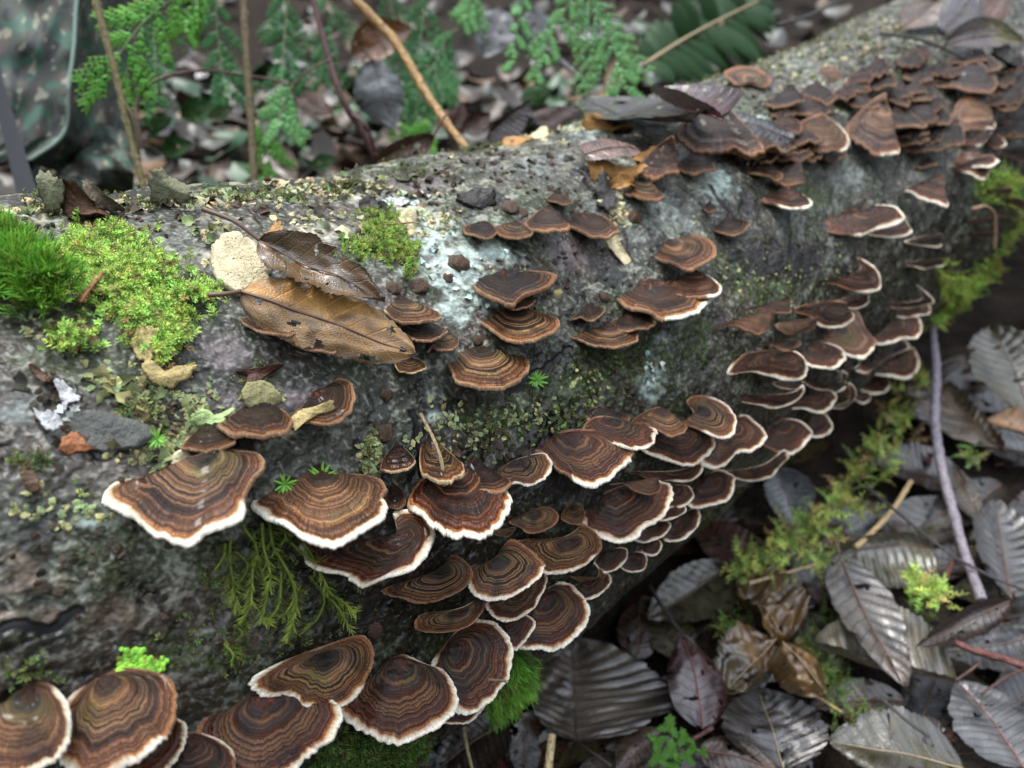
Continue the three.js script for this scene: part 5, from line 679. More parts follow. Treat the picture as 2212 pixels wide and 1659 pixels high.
{ // round young fungi
  for (const [x, y, r, lab] of [[849, 625, 16, 'round brown knob right of the toothed leaf, above the top banded bracket'], [969, 602, 12, 'round brown knob on the mint lichen'], [990, 570, 22, 'lumpy brown young fungus above the mint lichen'], [835, 853, 14, 'smooth round knob on the bare bark left of the centre'], [831, 936, 19, 'largest round knob, above the yellow-lipped bracket'], [124, 713, 21, 'fuzzy brown knob below the deep green cushion'], [935, 745, 14, 'dark knob beside the little rounded banded bracket'], [1031, 736, 12, 'small dark knob below the crescent bracket'], [808, 1360, 19, 'dark purple knob above the twin fan'], [1370, 470, 15, 'small brown knob right of the upper row of four'], [1306, 643, 11, 'orange-brown knob left of the long dark bracket'], [908, 620, 20, 'reddish brown flat knob beside the small moss patch'], [1103, 452, 20, 'brown double lump above the upper row of four'], [1130, 462, 13, 'smaller brown lump touching the double one']]) {
    const h = hitLog(x, y), R = r / FPX * h.z, g = new THREE.SphereGeometry(R, 28, 18), p = g.attributes.position; for (let i = 0; i < p.count; i++) { const k = 1 + 0.32 * n2(p.getX(i) / R * 1.6 + x, p.getY(i) / R * 1.6 + p.getZ(i) / R) + 0.12 * n2(p.getX(i) / R * 5, p.getZ(i) / R * 6); p.setXYZ(i, p.getX(i) * k, p.getY(i) * k * 0.6, p.getZ(i) * k); } g.computeVertexNormals();
    const m = put('young_fungus', g, scrapMats.knob); m.position.copy(h.p).addScaledVector(h.n, R * 0.15); m.quaternion.setFromUnitVectors(UP, h.n); tag(m, lab, 'young fungus');
  }
}
// the two leaves on the middle of the log
leaf('amberbrown', [520, 632], [896, 766], [640, 742], [730, 618], 'big wet brown toothed leaf lying on the middle of the log', { log: 1, h: 0.012, n: [0, 0.1, 0.25], curl: -0.22, saw: 0.09, rib: 'brown', holes: 0.55, stalk: [[490, 645], [450, 648]], half: [1.75, 1.6, 1.2], rag: 0.14, crump: 0.12, bend: 0.03, pw: 0.55, pleat: 0.004, sway: 0 });
leaf('ochre', [560, 520], [832, 648], [610, 618], [735, 560], 'curled amber leaf with a painted grey sheen behind the big brown one', { log: 1, h: 0.016, n: [0, 0.2, 0.2], curl: 0.5, saw: 0.1, rib: 'brown', holes: 0.45, stalk: [[510, 494], [440, 466]], pw: 0.7, half: [0.8, 0.9, 1.35], rag: 0.2, crump: 0.16, pleat: 0.004 });  // half: grey sheen painted into the colour of one side of the blade
// crumbs of lichen and bark
{
  const R = rng(611), gs = [0, 1, 2].map(() => { const g = new THREE.IcosahedronGeometry(0.001, 1), p = g.attributes.position, s = R() * 50; for (let i = 0; i < p.count; i++) { const x = p.getX(i), y = p.getY(i), z = p.getZ(i), k = 1 + 0.7 * n2(x * 1400 + s, y * 1400 + z * 900); p.setXYZ(i, x * k * 1.3, y * k * 0.5, z * k); } g.computeVertexNormals(); return g; }), mat = std({ roughness: 0.85, specularIntensity: 0.4 });
  const many = (label, spots, tone, size, seed) => patch('lichen_crumbs', label, spots, gs, tone, { cat: 'lichen', seed, size, lean: 0.9, mat, h: 0.0003, soft: 1 });
  const flakes = [0, 1, 2, 3].map((q) => { const pos = [0, 0, 0], idx = [], n = 11, s = q * 13 + 3; for (let j = 1; j <= 2; j++) for (let i = 0; i < n; i++) { const a = i / n * 6.283, r = 0.0024 * j / 2 * (1 + 0.55 * n2(Math.cos(a) * 1.6 + s, Math.sin(a) * 1.6) + 0.25 * n2(i * 1.7, s)); pos.push(Math.cos(a) * r * 1.25, 0.0006 * Math.sin(a * 2 + s) * j + 0.0005 * n2(i, s * j), Math.sin(a) * r); } for (let i = 0; i < n; i++) { const k = (i + 1) % n; idx.push(0, 1 + k, 1 + i, 1 + i, 1 + k, 1 + n + k, 1 + i, 1 + n + k, 1 + n + i); } return makeGeo(pos, idx); });
  const flaky = (label, spots, tone, size, seed, lean = 0.9) => patch('bark_flakes', label, spots, flakes, tone, { cat: 'bark', seed, size, lean, mat, h: 0.0008, soft: 1 });
  flaky('cream peeling flakes of old bark and fungus along the log crest', [[480, 432, 120, 12, 9], [640, 405, 120, 18, 18], [790, 410, 90, 24, 18], [880, 450, 60, 40, 9], [980, 330, 90, 14, 6], [1180, 285, 110, 18, 14], [1300, 262, 60, 16, 8], [1335, 450, 24, 50, 9], [1490, 195, 60, 18, 9], [1620, 160, 100, 30, 19], [1780, 100, 120, 36, 26], [1920, 60, 120, 36, 26], [1900, 150, 160, 50, 19], [700, 500, 110, 36, 9], [440, 540, 40, 40, 3], [190, 440, 90, 14, 4]], [0.36, 0.32, 0.2], 0.75, 421);
  flaky('greenish ragged flakes of lichen on the log crest and left flank', [[300, 900, 50, 90, 49], [360, 960, 60, 60, 36], [250, 840, 70, 40, 22], [420, 900, 40, 60, 22], [520, 430, 150, 14, 27], [760, 400, 110, 20, 31], [120, 450, 110, 14, 22], [800, 990, 22, 44, 22], [1680, 140, 160, 50, 63], [1880, 100, 180, 60, 72], [1100, 300, 120, 18, 18], [1150, 640, 40, 60, 18], [460, 500, 60, 40, 9]], [0.17, 0.18, 0.075], 0.6, 422);
  flaky('small brown and black flakes of loosened bark on the log', [[400, 450, 300, 22, 36], [700, 440, 200, 40, 36], [900, 400, 220, 40, 42], [1120, 350, 160, 50, 33], [1250, 470, 120, 60, 18], [330, 920, 120, 100, 33], [110, 850, 60, 60, 12], [1700, 220, 200, 50, 48], [1980, 150, 160, 70, 48], [1100, 960, 200, 70, 24], [1500, 640, 200, 90, 18], [700, 930, 120, 80, 12]], [0.055, 0.042, 0.03], 0.65, 423, 0.5);
  flaky('white and pale mint flakes of crust lichen around the mint patches', [[980, 570, 90, 60, 45], [1060, 640, 50, 50, 20], [1250, 275, 70, 20, 30], [870, 440, 60, 18, 25], [1410, 800, 30, 50, 15], [140, 890, 40, 40, 12], [1320, 420, 14, 40, 10]], [0.52, 0.57, 0.5], 0.4, 424, 0.4);
  many('pale yellow crumbs of lichen strewn along the crest of the log', [[100, 455, 130, 16, 60], [380, 440, 130, 16, 90], [520, 430, 100, 16, 80], [680, 410, 100, 20, 90], [780, 405, 80, 22, 80], [450, 520, 60, 60, 40], [690, 470, 120, 40, 60], [880, 480, 60, 60, 60], [960, 480, 60, 60, 50], [1150, 290, 90, 18, 80], [1240, 262, 50, 14, 140], [1330, 440, 30, 40, 130], [1330, 480, 30, 30, 60], [1480, 200, 60, 16, 60], [1600, 170, 90, 30, 80], [1760, 100, 120, 40, 90], [1900, 60, 120, 40, 90], [2050, 160, 120, 60, 60], [1900, 180, 160, 50, 60], [1700, 190, 120, 50, 60]], [0.4, 0.36, 0.2], 0.95, 401);
  many('pale greenish lichen crumbs on the left flank of the log', [[300, 880, 60, 90, 160], [330, 960, 60, 60, 160], [250, 830, 70, 40, 90], [400, 900, 40, 60, 90], [380, 1000, 24, 60, 90], [430, 870, 40, 40, 60], [800, 980, 26, 46, 110], [560, 850, 50, 30, 50], [180, 1100, 160, 40, 120], [1000, 930, 120, 60, 160], [1140, 900, 90, 60, 100], [1090, 620, 60, 60, 70], [1130, 680, 40, 40, 60], [1280, 820, 80, 50, 60], [1640, 600, 100, 60, 90], [100, 700, 90, 30, 60], [1800, 620, 60, 60, 40]], [0.27, 0.29, 0.13], 0.7, 402);
  many('dark brown bark crumbs scattered over the log', [[300, 480, 260, 50, 100], [330, 900, 120, 120, 200], [900, 420, 220, 50, 90], [1100, 380, 160, 60, 60], [200, 1200, 220, 120, 60], [500, 1350, 180, 100, 60], [1200, 600, 200, 100, 160], [1000, 980, 200, 80, 160], [1700, 240, 160, 60, 200], [1950, 120, 160, 60, 200], [120, 860, 60, 60, 80]], [0.05, 0.038, 0.026], 0.85, 403);
}

// ---------- twigs, stems and greenery ----------
const barkBump = (() => { const W = 128, a = new Float32Array(W * W); for (let j = 0; j < W; j++) for (let i = 0; i < W; i++) a[j * W + i] = 0.5 + 0.4 * n2(i / 4, j / 22) + 0.2 * n2(i / 2, j / 5); return greyTex(W, W, a); })();
const streaks = (() => { const W = 128, d = new Uint8Array(W * W * 4); for (let j = 0; j < W; j++) for (let i = 0; i < W; i++) { const k = j * W + i, m = 0.62 + 0.5 * fbm(i / 7, j / 30, 3) + 0.25 * n2(i / 3, j / 6) - 0.35 * sst(0.3, 0.5, n2(i / 14 + 9, j / 9)); for (let c = 0; c < 3; c++) d[k * 4 + c] = enc(clamp(m)); d[k * 4 + 3] = 255; } return dataTex(W, W, d, true); })();
const stemMat = (r, g, b, rough = 0.55) => std({ map: streaks, color: col(r * 1.5, g * 1.5, b * 1.5), roughness: rough, bumpMap: barkBump, bumpScale: 0.0006 });
function twig(name, cat, pts, w0, w1, rgb, label, o = {}) {       // pts: [x, y, z] with z the depth, or on the ground / log
  const P3 = pts.map((p) => o.ground !== undefined ? hitGround(p[0], p[1], o.ground + (p[2] ?? 0)) : o.log !== undefined ? (() => { const h = hitLog(p[0], p[1]); return h.p.addScaledVector(h.n, o.log + (p[2] ?? 0)); })() : at(...p));
  const root = grp(name, P3[0]), px = (w, p) => w / 2 / FPX * depth(p);
  put('stem', tubeGeo(P3.map((p) => p.clone().sub(P3[0])), px(w0, P3[0]), px(w1, P3[P3.length - 1]), 48, 10, o.bump ?? 0.16), stemMat(...rgb, o.rough), root);
  if (o.dots) { const R = rng(Math.round(pts[0][0])), crv = new THREE.CatmullRomCurve3(P3), g = new THREE.SphereGeometry(1, 6, 4), m = std({ color: col(0.4, 0.36, 0.14), roughness: 0.7 }), list = []; for (let i = 0; i < o.dots; i++) { const t = R(), p = crv.getPointAt(t), a = R() * 6.28, r = px(lerp(w0, w1, t), p), q = p.clone().add(V(Math.cos(a) * r, 0, Math.sin(a) * r)).sub(P3[0]), h = g.clone(); h.scale(0.0004, 0.0006, 0.0004); h.translate(q.x, q.y, q.z); list.push(h); } tag(put('lenticels', mergeGeometries(list), m, root), null, null, null, 'stuff'); }
  for (const [k, w] of o.side ?? []) { const Q = k.map((p) => (o.ground !== undefined ? hitGround(p[0], p[1], o.ground) : at(...p)).sub(P3[0])); put('side_twig', tubeGeo(Q, w / 2 / FPX * 0.5, w / 3 / FPX * 0.5, 20, 6, 0.1), stemMat(...rgb), root); }
  tag(root, label, cat); return root;
}
twig('shrub_stem', 'stem', [[196, -60, 0.43], [207, 0, 0.43], [250, 160, 0.43], [283, 300, 0.43], [316, 432, 0.43], [330, 520, 0.44]], 18, 13, [0.11, 0.085, 0.018], 'olive-green stem with pale dots at the upper left', { dots: 110, side: [[[[258, 205, 0.43], [285, 250, 0.428], [300, 330, 0.43]], 5]] });
twig('shrub_stem', 'stem', [[524, -60, 0.5], [527, 0, 0.5], [535, 150, 0.5], [545, 300, 0.5], [551, 430, 0.5], [555, 560, 0.51]], 19, 16, [0.1, 0.07, 0.022], 'straight brown-olive stem left of the red twig', { dots: 40 });
twig('red_twig', 'twig', [[668, -50, 0.56], [682, 20, 0.56], [712, 130, 0.56], [740, 215, 0.56], [785, 290, 0.57], [822, 360, 0.58]], 13, 15, [0.075, 0.026, 0.02], 'dark red twig slanting down behind the log crest', { side: [[[[750, 240, 0.565], [790, 270, 0.56], [812, 330, 0.57]], 11]] });
twig('dry_stick', 'stick', [[740, -35, 0.5], [770, 2, 0.5], [848, 84, 0.5], [920, 200, 0.49], [962, 262, 0.48], [1010, 325, 0.47]], 22, 18, [0.3, 0.165, 0.045], 'bare yellow-brown stick leaning on the log crest', { bump: 0.3 });
twig('vine', 'vine', [[308, 320, 0.47], [298, 270, 0.47], [294, 225, 0.475], [318, 186, 0.48], [367, 163, 0.49], [450, 153, 0.51], [520, 162, 0.52], [593, 173, 0.53], [630, 184, 0.53], [665, 153, 0.53], [715, 128, 0.54]], 9, 5, [0.085, 0.035, 0.022], 'thin arching brown runner behind the two stems');
twig('dark_stick', 'stick', [[1688, 102], [1775, 62], [1845, 30], [1890, -20]], 10, 7, [0.022, 0.015, 0.012], 'black thin stick lying over the crest at the upper right', { log: 0.02 });
twig('dark_stick', 'stick', [[1892, 103], [1960, 112], [2010, 128], [2060, 150]], 7, 6, [0.03, 0.024, 0.02], 'dark thin twig across the far log below the black stick', { log: 0.01 });
twig('grey_twig', 'twig', [[1180, 105, 0.7], [1257, 173, 0.68], [1290, 222, 0.67]], 12, 5, [0.09, 0.08, 0.085], 'grey twig behind the large cedar spray');
twig('grey_stick', 'stick', [[2008, 640, 0.03], [2014, 720, 0.03], [2022, 800, 0.032], [2020, 920, 0.03], [2036, 1020, 0.025], [2060, 1110, 0.02], [2085, 1200, 0.012], [2122, 1298, 0.01]], 17, 23, [0.2, 0.17, 0.19], 'long grey-lilac stick leaning beside the right flank of the log', { ground: 0.02, bump: 0.25, side: [[[[2022, 900], [1990, 905], [1960, 880]], 6]] });
twig('straw', 'straw', [[1968, 1040], [1925, 1106], [1848, 1184]], 11, 13, [0.5, 0.34, 0.16], 'pale broken straw above the olive-grey leaf', { ground: 0.03 });
twig('straw', 'straw', [[1618, 1260], [1690, 1240], [1762, 1220]], 8, 6, [0.42, 0.3, 0.17], 'pale straw lying on the yellow-green moss', { ground: 0.028 });
twig('dark_twig', 'twig', [[1870, 1050], [1938, 1106], [2055, 1198], [2140, 1245], [2225, 1280]], 7, 6, [0.045, 0.03, 0.03], 'thin dark twig crossing under the grey stick', { ground: 0.036 });
twig('broken_twig', 'twig', [[1192, 1588], [1188, 1625], [1182, 1680]], 17, 20, [0.55, 0.42, 0.22], 'broken pale twig end at the bottom edge', { ground: 0.03 });
twig('straw', 'straw', [[1000, 1560], [1008, 1610], [1022, 1670]], 8, 7, [0.4, 0.32, 0.16], 'upright straw below the twin fan', { ground: 0.04 });
twig('scaly_twig', 'twig', [[2062, 1388], [2110, 1408], [2160, 1420], [2220, 1444]], 15, 15, [0.12, 0.034, 0.024], 'red scaly cedar twig at the right border', { ground: 0.036, bump: 0.6 });
twig('dark_twig', 'twig', [[1904, 1508], [1950, 1550], [2008, 1592]], 7, 8, [0.05, 0.04, 0.035], 'dark stick lying on the pale crescent leaf', { ground: 0.034 });
twig('red_stalk', 'stalk', [[2056, 1216], [2040, 1255], [2006, 1284]], 9, 9, [0.13, 0.045, 0.025], 'reddish stalk beside the olive-grey leaf', { ground: 0.022 });
twig('dark_twig', 'twig', [[1246, 1384], [1265, 1355], [1292, 1324]], 6, 5, [0.03, 0.02, 0.018], 'dark little twig above the large flat grey leaf', { ground: 0.03 });
twig('dark_twig', 'twig', [[1404, 1266], [1430, 1310], [1478, 1376]], 9, 8, [0.025, 0.018, 0.016], 'dark twig pointing to the maroon leaf', { ground: 0.03 });
twig('red_stalk', 'stalk', [[1495, 1598], [1540, 1572], [1510, 1590]], 8, 8, [0.12, 0.04, 0.03], 'short red stalk by the bright green seedling', { ground: 0.03 });
twig('red_stalk', 'stalk', [[2120, 1500], [2170, 1465], [2225, 1440]], 6, 5, [0.1, 0.04, 0.025], 'thin red stalk above the lilac-grey corner leaf', { ground: 0.04 });
twig('dead_frond', 'twig', [[1700, 1470], [1755, 1500], [1822, 1540]], 12, 4, [0.4, 0.26, 0.1], 'dry tan frond tip below the curled golden leaf', { ground: 0.02, bump: 0.6 });
twig('dry_straw', 'straw', [[892, 902, 0.004], [901, 960, 0.01], [908, 1000, 0.012], [912, 1048, 0.012]], 7, 8, [0.42, 0.29, 0.15], 'dry straw leaning between two small brackets on the log', { log: 0.002 });
twig('pale_needle', 'needle', [[958, 1358, 0.02], [964, 1386, 0.01]], 6, 5, [0.5, 0.4, 0.22], 'short pale needle stuck in the twin fan', { log: 0.012 });
twig('orange_needle', 'needle', [[232, 622], [212, 645], [180, 685]], 8, 9, [0.42, 0.15, 0.06], 'orange needle in the light green moss carpet', { log: 0.006 });
twig('orange_needle', 'needle', [[826, 518], [858, 516], [890, 512]], 4, 3, [0.45, 0.22, 0.1], 'thin orange needle on the small green moss patch', { log: 0.007 });
twig('dark_needle', 'needle', [[1098, 1005, 0.006], [1118, 966, 0.004]], 6, 3, [0.06, 0.025, 0.02], 'dark red needle behind the small white-lipped bracket', { log: 0.004 });
twig('dark_needle', 'needle', [[905, 782], [925, 755]], 6, 4, [0.09, 0.035, 0.03], 'reddish needle at the tip of the big brown leaf', { log: 0.008 });
twig('tan_twig', 'twig', [[2030, 462], [2062, 455], [2078, 470], [2080, 530]], 9, 7, [0.3, 0.19, 0.1], 'bent tan twig on the far flank at the right', { log: 0.02 });
// cedar: flat sprays of small overlapping scales
const scaleG = (() => { const g = new THREE.OctahedronGeometry(1, 0); return g; })();
const cedarMats = [[0.06, 0.2, 0.035], [0.11, 0.3, 0.045], [0.06, 0.17, 0.06], [0.15, 0.33, 0.12]].map((c) => std({ color: col(...c), roughness: 0.5, vertexColors: true, specularIntensity: 0.6 }));
const cedarStem = std({ color: col(0.07, 0.1, 0.03), roughness: 0.6 });
let sprayN = 0;
function spray(tone, pts, wpx, n, label, o = {}) {                // pts: [x, y, z] along the branch; wpx: reach of the side shoots
  const R = rng(700 + sprayN++ * 11), P3 = pts.map((p) => at(...p)), crv = new THREE.CatmullRomCurve3(P3), root = grp('cedar_spray', P3[0]); tag(root, label, 'cedar spray');
  const pos = [], idx = [], cc = [], T = new THREE.Vector3(), side = FWD.clone().add(V(R() - 0.5, 0.6 * R(), 0)).normalize();
  const chain = (a, b, sag, w) => { const L = a.distanceTo(b), k = Math.max(3, Math.round(L / (w * 1.5))), dir = b.clone().sub(a).normalize(), bi = dir.clone().cross(side).normalize(), nn = bi.clone().cross(dir); for (let i = 0; i < k; i++) for (const s of [-1, 1]) { const t = (i + 0.5) / k, c = a.clone().lerp(b, t).add(V(0, -sag * t * t * L, 0)).addScaledVector(bi, s * w * 0.35), ww = w * (1 - 0.55 * t), v0 = pos.length / 3, q = 0.7 + 0.55 * R() + 0.3 * t, l = dir.clone().addScaledVector(bi, s * 0.35).normalize(); for (const [x, y, z] of [[2.3, 0, 0], [-0.8, 0, 0], [0, 0.52, 0], [0, -0.52, 0], [0, 0, 0.35], [0, 0, -0.35]]) { const p = c.clone().addScaledVector(l, x * ww).addScaledVector(bi, y * ww).addScaledVector(nn, z * ww).sub(P3[0]); pos.push(p.x, p.y, p.z); cc.push(q * (0.9 + 0.3 * t), q, q * (1 - 0.2 * t)); } for (const f of [[0, 2, 4], [0, 4, 3], [0, 3, 5], [0, 5, 2], [1, 4, 2], [1, 3, 4], [1, 5, 3], [1, 2, 5]]) idx.push(v0 + f[0], v0 + f[1], v0 + f[2]); } };
  const W = wpx / FPX * pts[0][2], sw = o.scale ?? 0.0024;
  for (let i = 0; i < n; i++) {
    const t = (i + 0.6) / n, p = crv.getPointAt(Math.min(1, t)), d = crv.getTangentAt(Math.min(1, t)), bi = d.clone().cross(side).normalize(), s = i % 2 ? 1 : -1, l = W * (0.45 + 0.55 * Math.sin(Math.PI * Math.min(1, 0.25 + t * 0.7))) * (0.35 + 0.95 * R()), an = 0.45 + 0.4 * R(), e = p.clone().addScaledVector(d, l * (1.25 - an)).addScaledVector(bi, s * l * an).add(V(0, -(0.15 + 0.4 * R()) * l, 0)).addScaledVector(side, 0.2 * l * (R() - 0.5));
    chain(p, e, 0.15, sw);
    const m = 4; for (let j = 1; j <= m; j++) for (const s2 of [-1, 1]) { const q = p.clone().lerp(e, j / (m + 1)), dd = e.clone().sub(p).normalize(), b2 = dd.clone().cross(side).normalize(), l2 = l * 0.34 * (1 - 0.4 * j / m) * (0.7 + 0.6 * R()); chain(q, q.clone().addScaledVector(dd, l2 * 0.8).addScaledVector(b2, s2 * l2 * 0.6), 0.1, sw * 0.85); }
  }
  chain(crv.getPointAt(0.8), P3[P3.length - 1], 0, sw * 1.1);
  put('foliage', makeGeo(pos, idx, null, cc), cedarMats[tone], root);
  put('stem', tubeGeo(P3.map((p) => p.clone().sub(P3[0])), 0.0007, 0.0004, 16, 5), cedarStem, root);
}
spray(1, [[420, -20, 0.46], [353, 12, 0.46], [300, 60, 0.455], [258, 120, 0.45], [232, 172, 0.45]], 120, 11, 'bright green cedar spray reaching over the olive stem at the upper left');
spray(1, [[470, -40, 0.5], [430, -10, 0.5], [405, 40, 0.5], [398, 70, 0.5]], 80, 8, 'short bright cedar spray at the top edge right of the olive stem');
spray(2, [[345, -10, 0.6], [335, 60, 0.6], [335, 140, 0.59], [338, 222, 0.58]], 70, 12, 'hanging dim cedar spray between the two stems, left one');
spray(2, [[470, -20, 0.6], [468, 40, 0.6], [476, 120, 0.6], [494, 214, 0.59]], 80, 13, 'hanging dim cedar spray just left of the straight brown stem');
spray(2, [[620, -30, 0.64], [618, 40, 0.64], [612, 110, 0.63], [606, 190, 0.62]], 75, 12, 'hanging dim cedar spray between brown stem and red twig');
spray(3, [[632, 184, 0.52], [622, 208, 0.52], [608, 240, 0.52], [600, 275, 0.51]], 66, 9, 'small pale cedar spray drooping from the brown runner');
spray(1, [[560, 260, 0.55], [572, 310, 0.55], [585, 360, 0.55], [580, 410, 0.55]], 60, 8, 'low bright cedar spray at the foot of the brown stem');
spray(2, [[990, 60, 0.72], [960, 90, 0.72], [940, 150, 0.71], [960, 220, 0.7]], 110, 13, 'dark cedar spray right of the yellow stick');
spray(2, [[930, -20, 0.74], [915, 40, 0.74], [905, 130, 0.73], [900, 250, 0.72]], 110, 13, 'long dim cedar spray behind the yellow stick');
spray(1, [[840, 250, 0.66], [870, 285, 0.66], [905, 310, 0.65], [930, 335, 0.64]], 80, 9, 'low green cedar spray at the foot of the yellow stick');
spray(3, [[1030, -30, 0.62], [1020, 0, 0.62], [1008, 30, 0.62], [1000, 48, 0.62]], 60, 8, 'pale cedar spray tip at the top edge right of the yellow stick');
spray(3, [[1140, -30, 0.58], [1125, 30, 0.58], [1112, 90, 0.58], [1108, 140, 0.58]], 34, 9, 'slim single cedar spray hanging at the top centre');
spray(3, [[1250, -30, 0.58], [1222, 20, 0.58], [1185, 90, 0.58], [1155, 168, 0.58]], 60, 10, 'slender cedar spray left of the large one');
spray(3, [[1255, -40, 0.57], [1280, 20, 0.57], [1310, 70, 0.57], [1335, 130, 0.57], [1352, 195, 0.57]], 150, 14, 'large pale green cedar spray above the log crest');
spray(2, [[700, -20, 0.8], [720, 40, 0.8], [700, 110, 0.8], [690, 180, 0.8]], 110, 11, 'dim cedar spray behind the red twig');
spray(2, [[830, -30, 0.85], [850, 40, 0.85], [830, 110, 0.85], [850, 180, 0.85]], 120, 11, 'dim cedar spray behind the orange leaf');
// broad fern with glossy leaflets
{
  const root = grp('fern', at(1560, 20, 0.94)); tag(root, 'dark glossy fern with broad leaflets left of the log crest', 'fern'); const o = root.position;
  const lf = (a, b, w) => { const A = at(...a), B = at(...b), ax = B.clone().sub(A), L = ax.length(); ax.divideScalar(L); const N = V(0.1, 0.8, 0.6).normalize(), sd = ax.clone().cross(N).normalize(), pos = [], uv = [], cc = []; for (let j = 0; j <= 16; j++) for (let i = 0; i <= 6; i++) { const t = j / 16, x = i / 3 - 1, p = A.clone().addScaledVector(ax, t * L).addScaledVector(sd, x * w * Math.pow(Math.sin(Math.PI * clamp(0.12 + t * 0.88)), 0.7) * (1 + 0.06 * ((t * 20) % 1))).addScaledVector(N, -0.3 * w * x * x - 0.22 * L * t * t + 0.1 * w * Math.abs(x)).sub(o); pos.push(p.x, p.y, p.z); uv.push(x * 0.5 + 0.5, t); cc.push(1, 1, 1); } put('leaflet', makeGeo(pos, gridIdx(6, 16), uv, cc), LEAF.green, root); };
  put('stalk', tubeGeo([at(1390, 140, 0.72), at(1460, 95, 0.75), at(1530, 55, 0.78), at(1640, 0, 0.82)].map((p) => p.sub(o)), 0.0018, 0.001, 16, 6), ribMat.pale, root);
  const R = rng(17); for (let i = 0; i < 13; i++) for (const sd of [-1, 1]) { const t = (i + 0.3) / 13, x = lerp(1400, 1660, t), y = lerp(134, -10, t), z = lerp(0.88, 1.0, t), L = 125 * (0.75 + 0.4 * R()) * Math.sin(Math.PI * (0.2 + 0.75 * t)); lf([x, y, z], [x + sd * L * (sd > 0 ? 0.95 : -0.1 * 0) - (sd < 0 ? 0.25 * L : 0), y + (sd > 0 ? 0.55 : -0.9) * L * (0.85 + 0.3 * R()), z + 0.05 * (R() - 0.6)], 0.0105 * (0.8 + 0.4 * R())); }
}
// bright seedling and small green leaves in the litter
{
  const p0 = hitGround(1450, 1610, 0.01), root = grp('seedling', p0); tag(root, 'bright green ragged seedling at the bottom edge among brown leaves', 'seedling'); const R = rng(8);
  for (const [x, y, s] of [[1445, 1570, 1], [1480, 1595, 0.8], [1420, 1600, 0.8], [1450, 1625, 1], [1485, 1635, 0.7], [1420, 1640, 0.8], [1455, 1652, 0.9], [1500, 1618, 0.5], [1520, 1625, 0.45]]) { const c = hitGround(x, y, 0.032 + 0.008 * R()).sub(p0), w = 0.0062 * s, a0 = R() * 6, pos = [0, 0, 0].map((_, i) => c.getComponent(i)), idx = [], uv = [0.5, 0.5], cc = [1, 1, 1]; for (let i = 0; i < 28; i++) { const a = i / 28 * 6.283, r = w * (0.75 + 0.25 * Math.cos(a * 3 + a0) + 0.1 * Math.cos(a * 14)), q = c.clone().add(V(Math.cos(a) * r, 0.25 * r * Math.sin(a * 2 + a0) - 0.1 * r, Math.sin(a) * r)); pos.push(q.x, q.y, q.z); uv.push(0.5 + 0.4 * Math.cos(a), 0.5 + 0.4 * Math.sin(a)); const k = 0.8 + 0.4 * R(); cc.push(k, k, k); idx.push(0, 1 + (i + 1) % 28, 1 + i); } put('leaflet', makeGeo(pos, idx, uv, cc), LEAF.lime, root); put('stalk', tubeGeo([V(0, 0, 0), c.clone().multiplyScalar(0.5).add(V(0, 0.004, 0)), c.clone().add(V(0, -0.001, 0))], 0.0006, 0.0004, 8, 5), ribMat.green, root); }
}
for (const [x, y, s, z, label] of [[342, 265, 30, 0.7, 'round green leaf on the floor behind the olive stem'], [430, 235, 40, 0.72, 'small green leaf with a pale edge between the two stems'], [480, 240, 26, 0.66, 'little green leaf left of the straight brown stem'], [385, 320, 34, 0.66, 'dim green leaf low between the two stems'], [700, 350, 26, 0.66, 'dim green leaf right of the low bright cedar spray'], [1160, 205, 34, 0.75, 'bluish green leaf behind the crest left of the large cedar spray']])
  leaf('green', [x - s, y + s * 0.4], [x + s, y - s * 0.3], [x - 4, y - s * 0.7], [x + 4, y + s * 0.7], label, { z, n: [0, 0.6, 1], tip2: [-0.3, 2.2, 2.0, 2.4], saw: 0.03 });
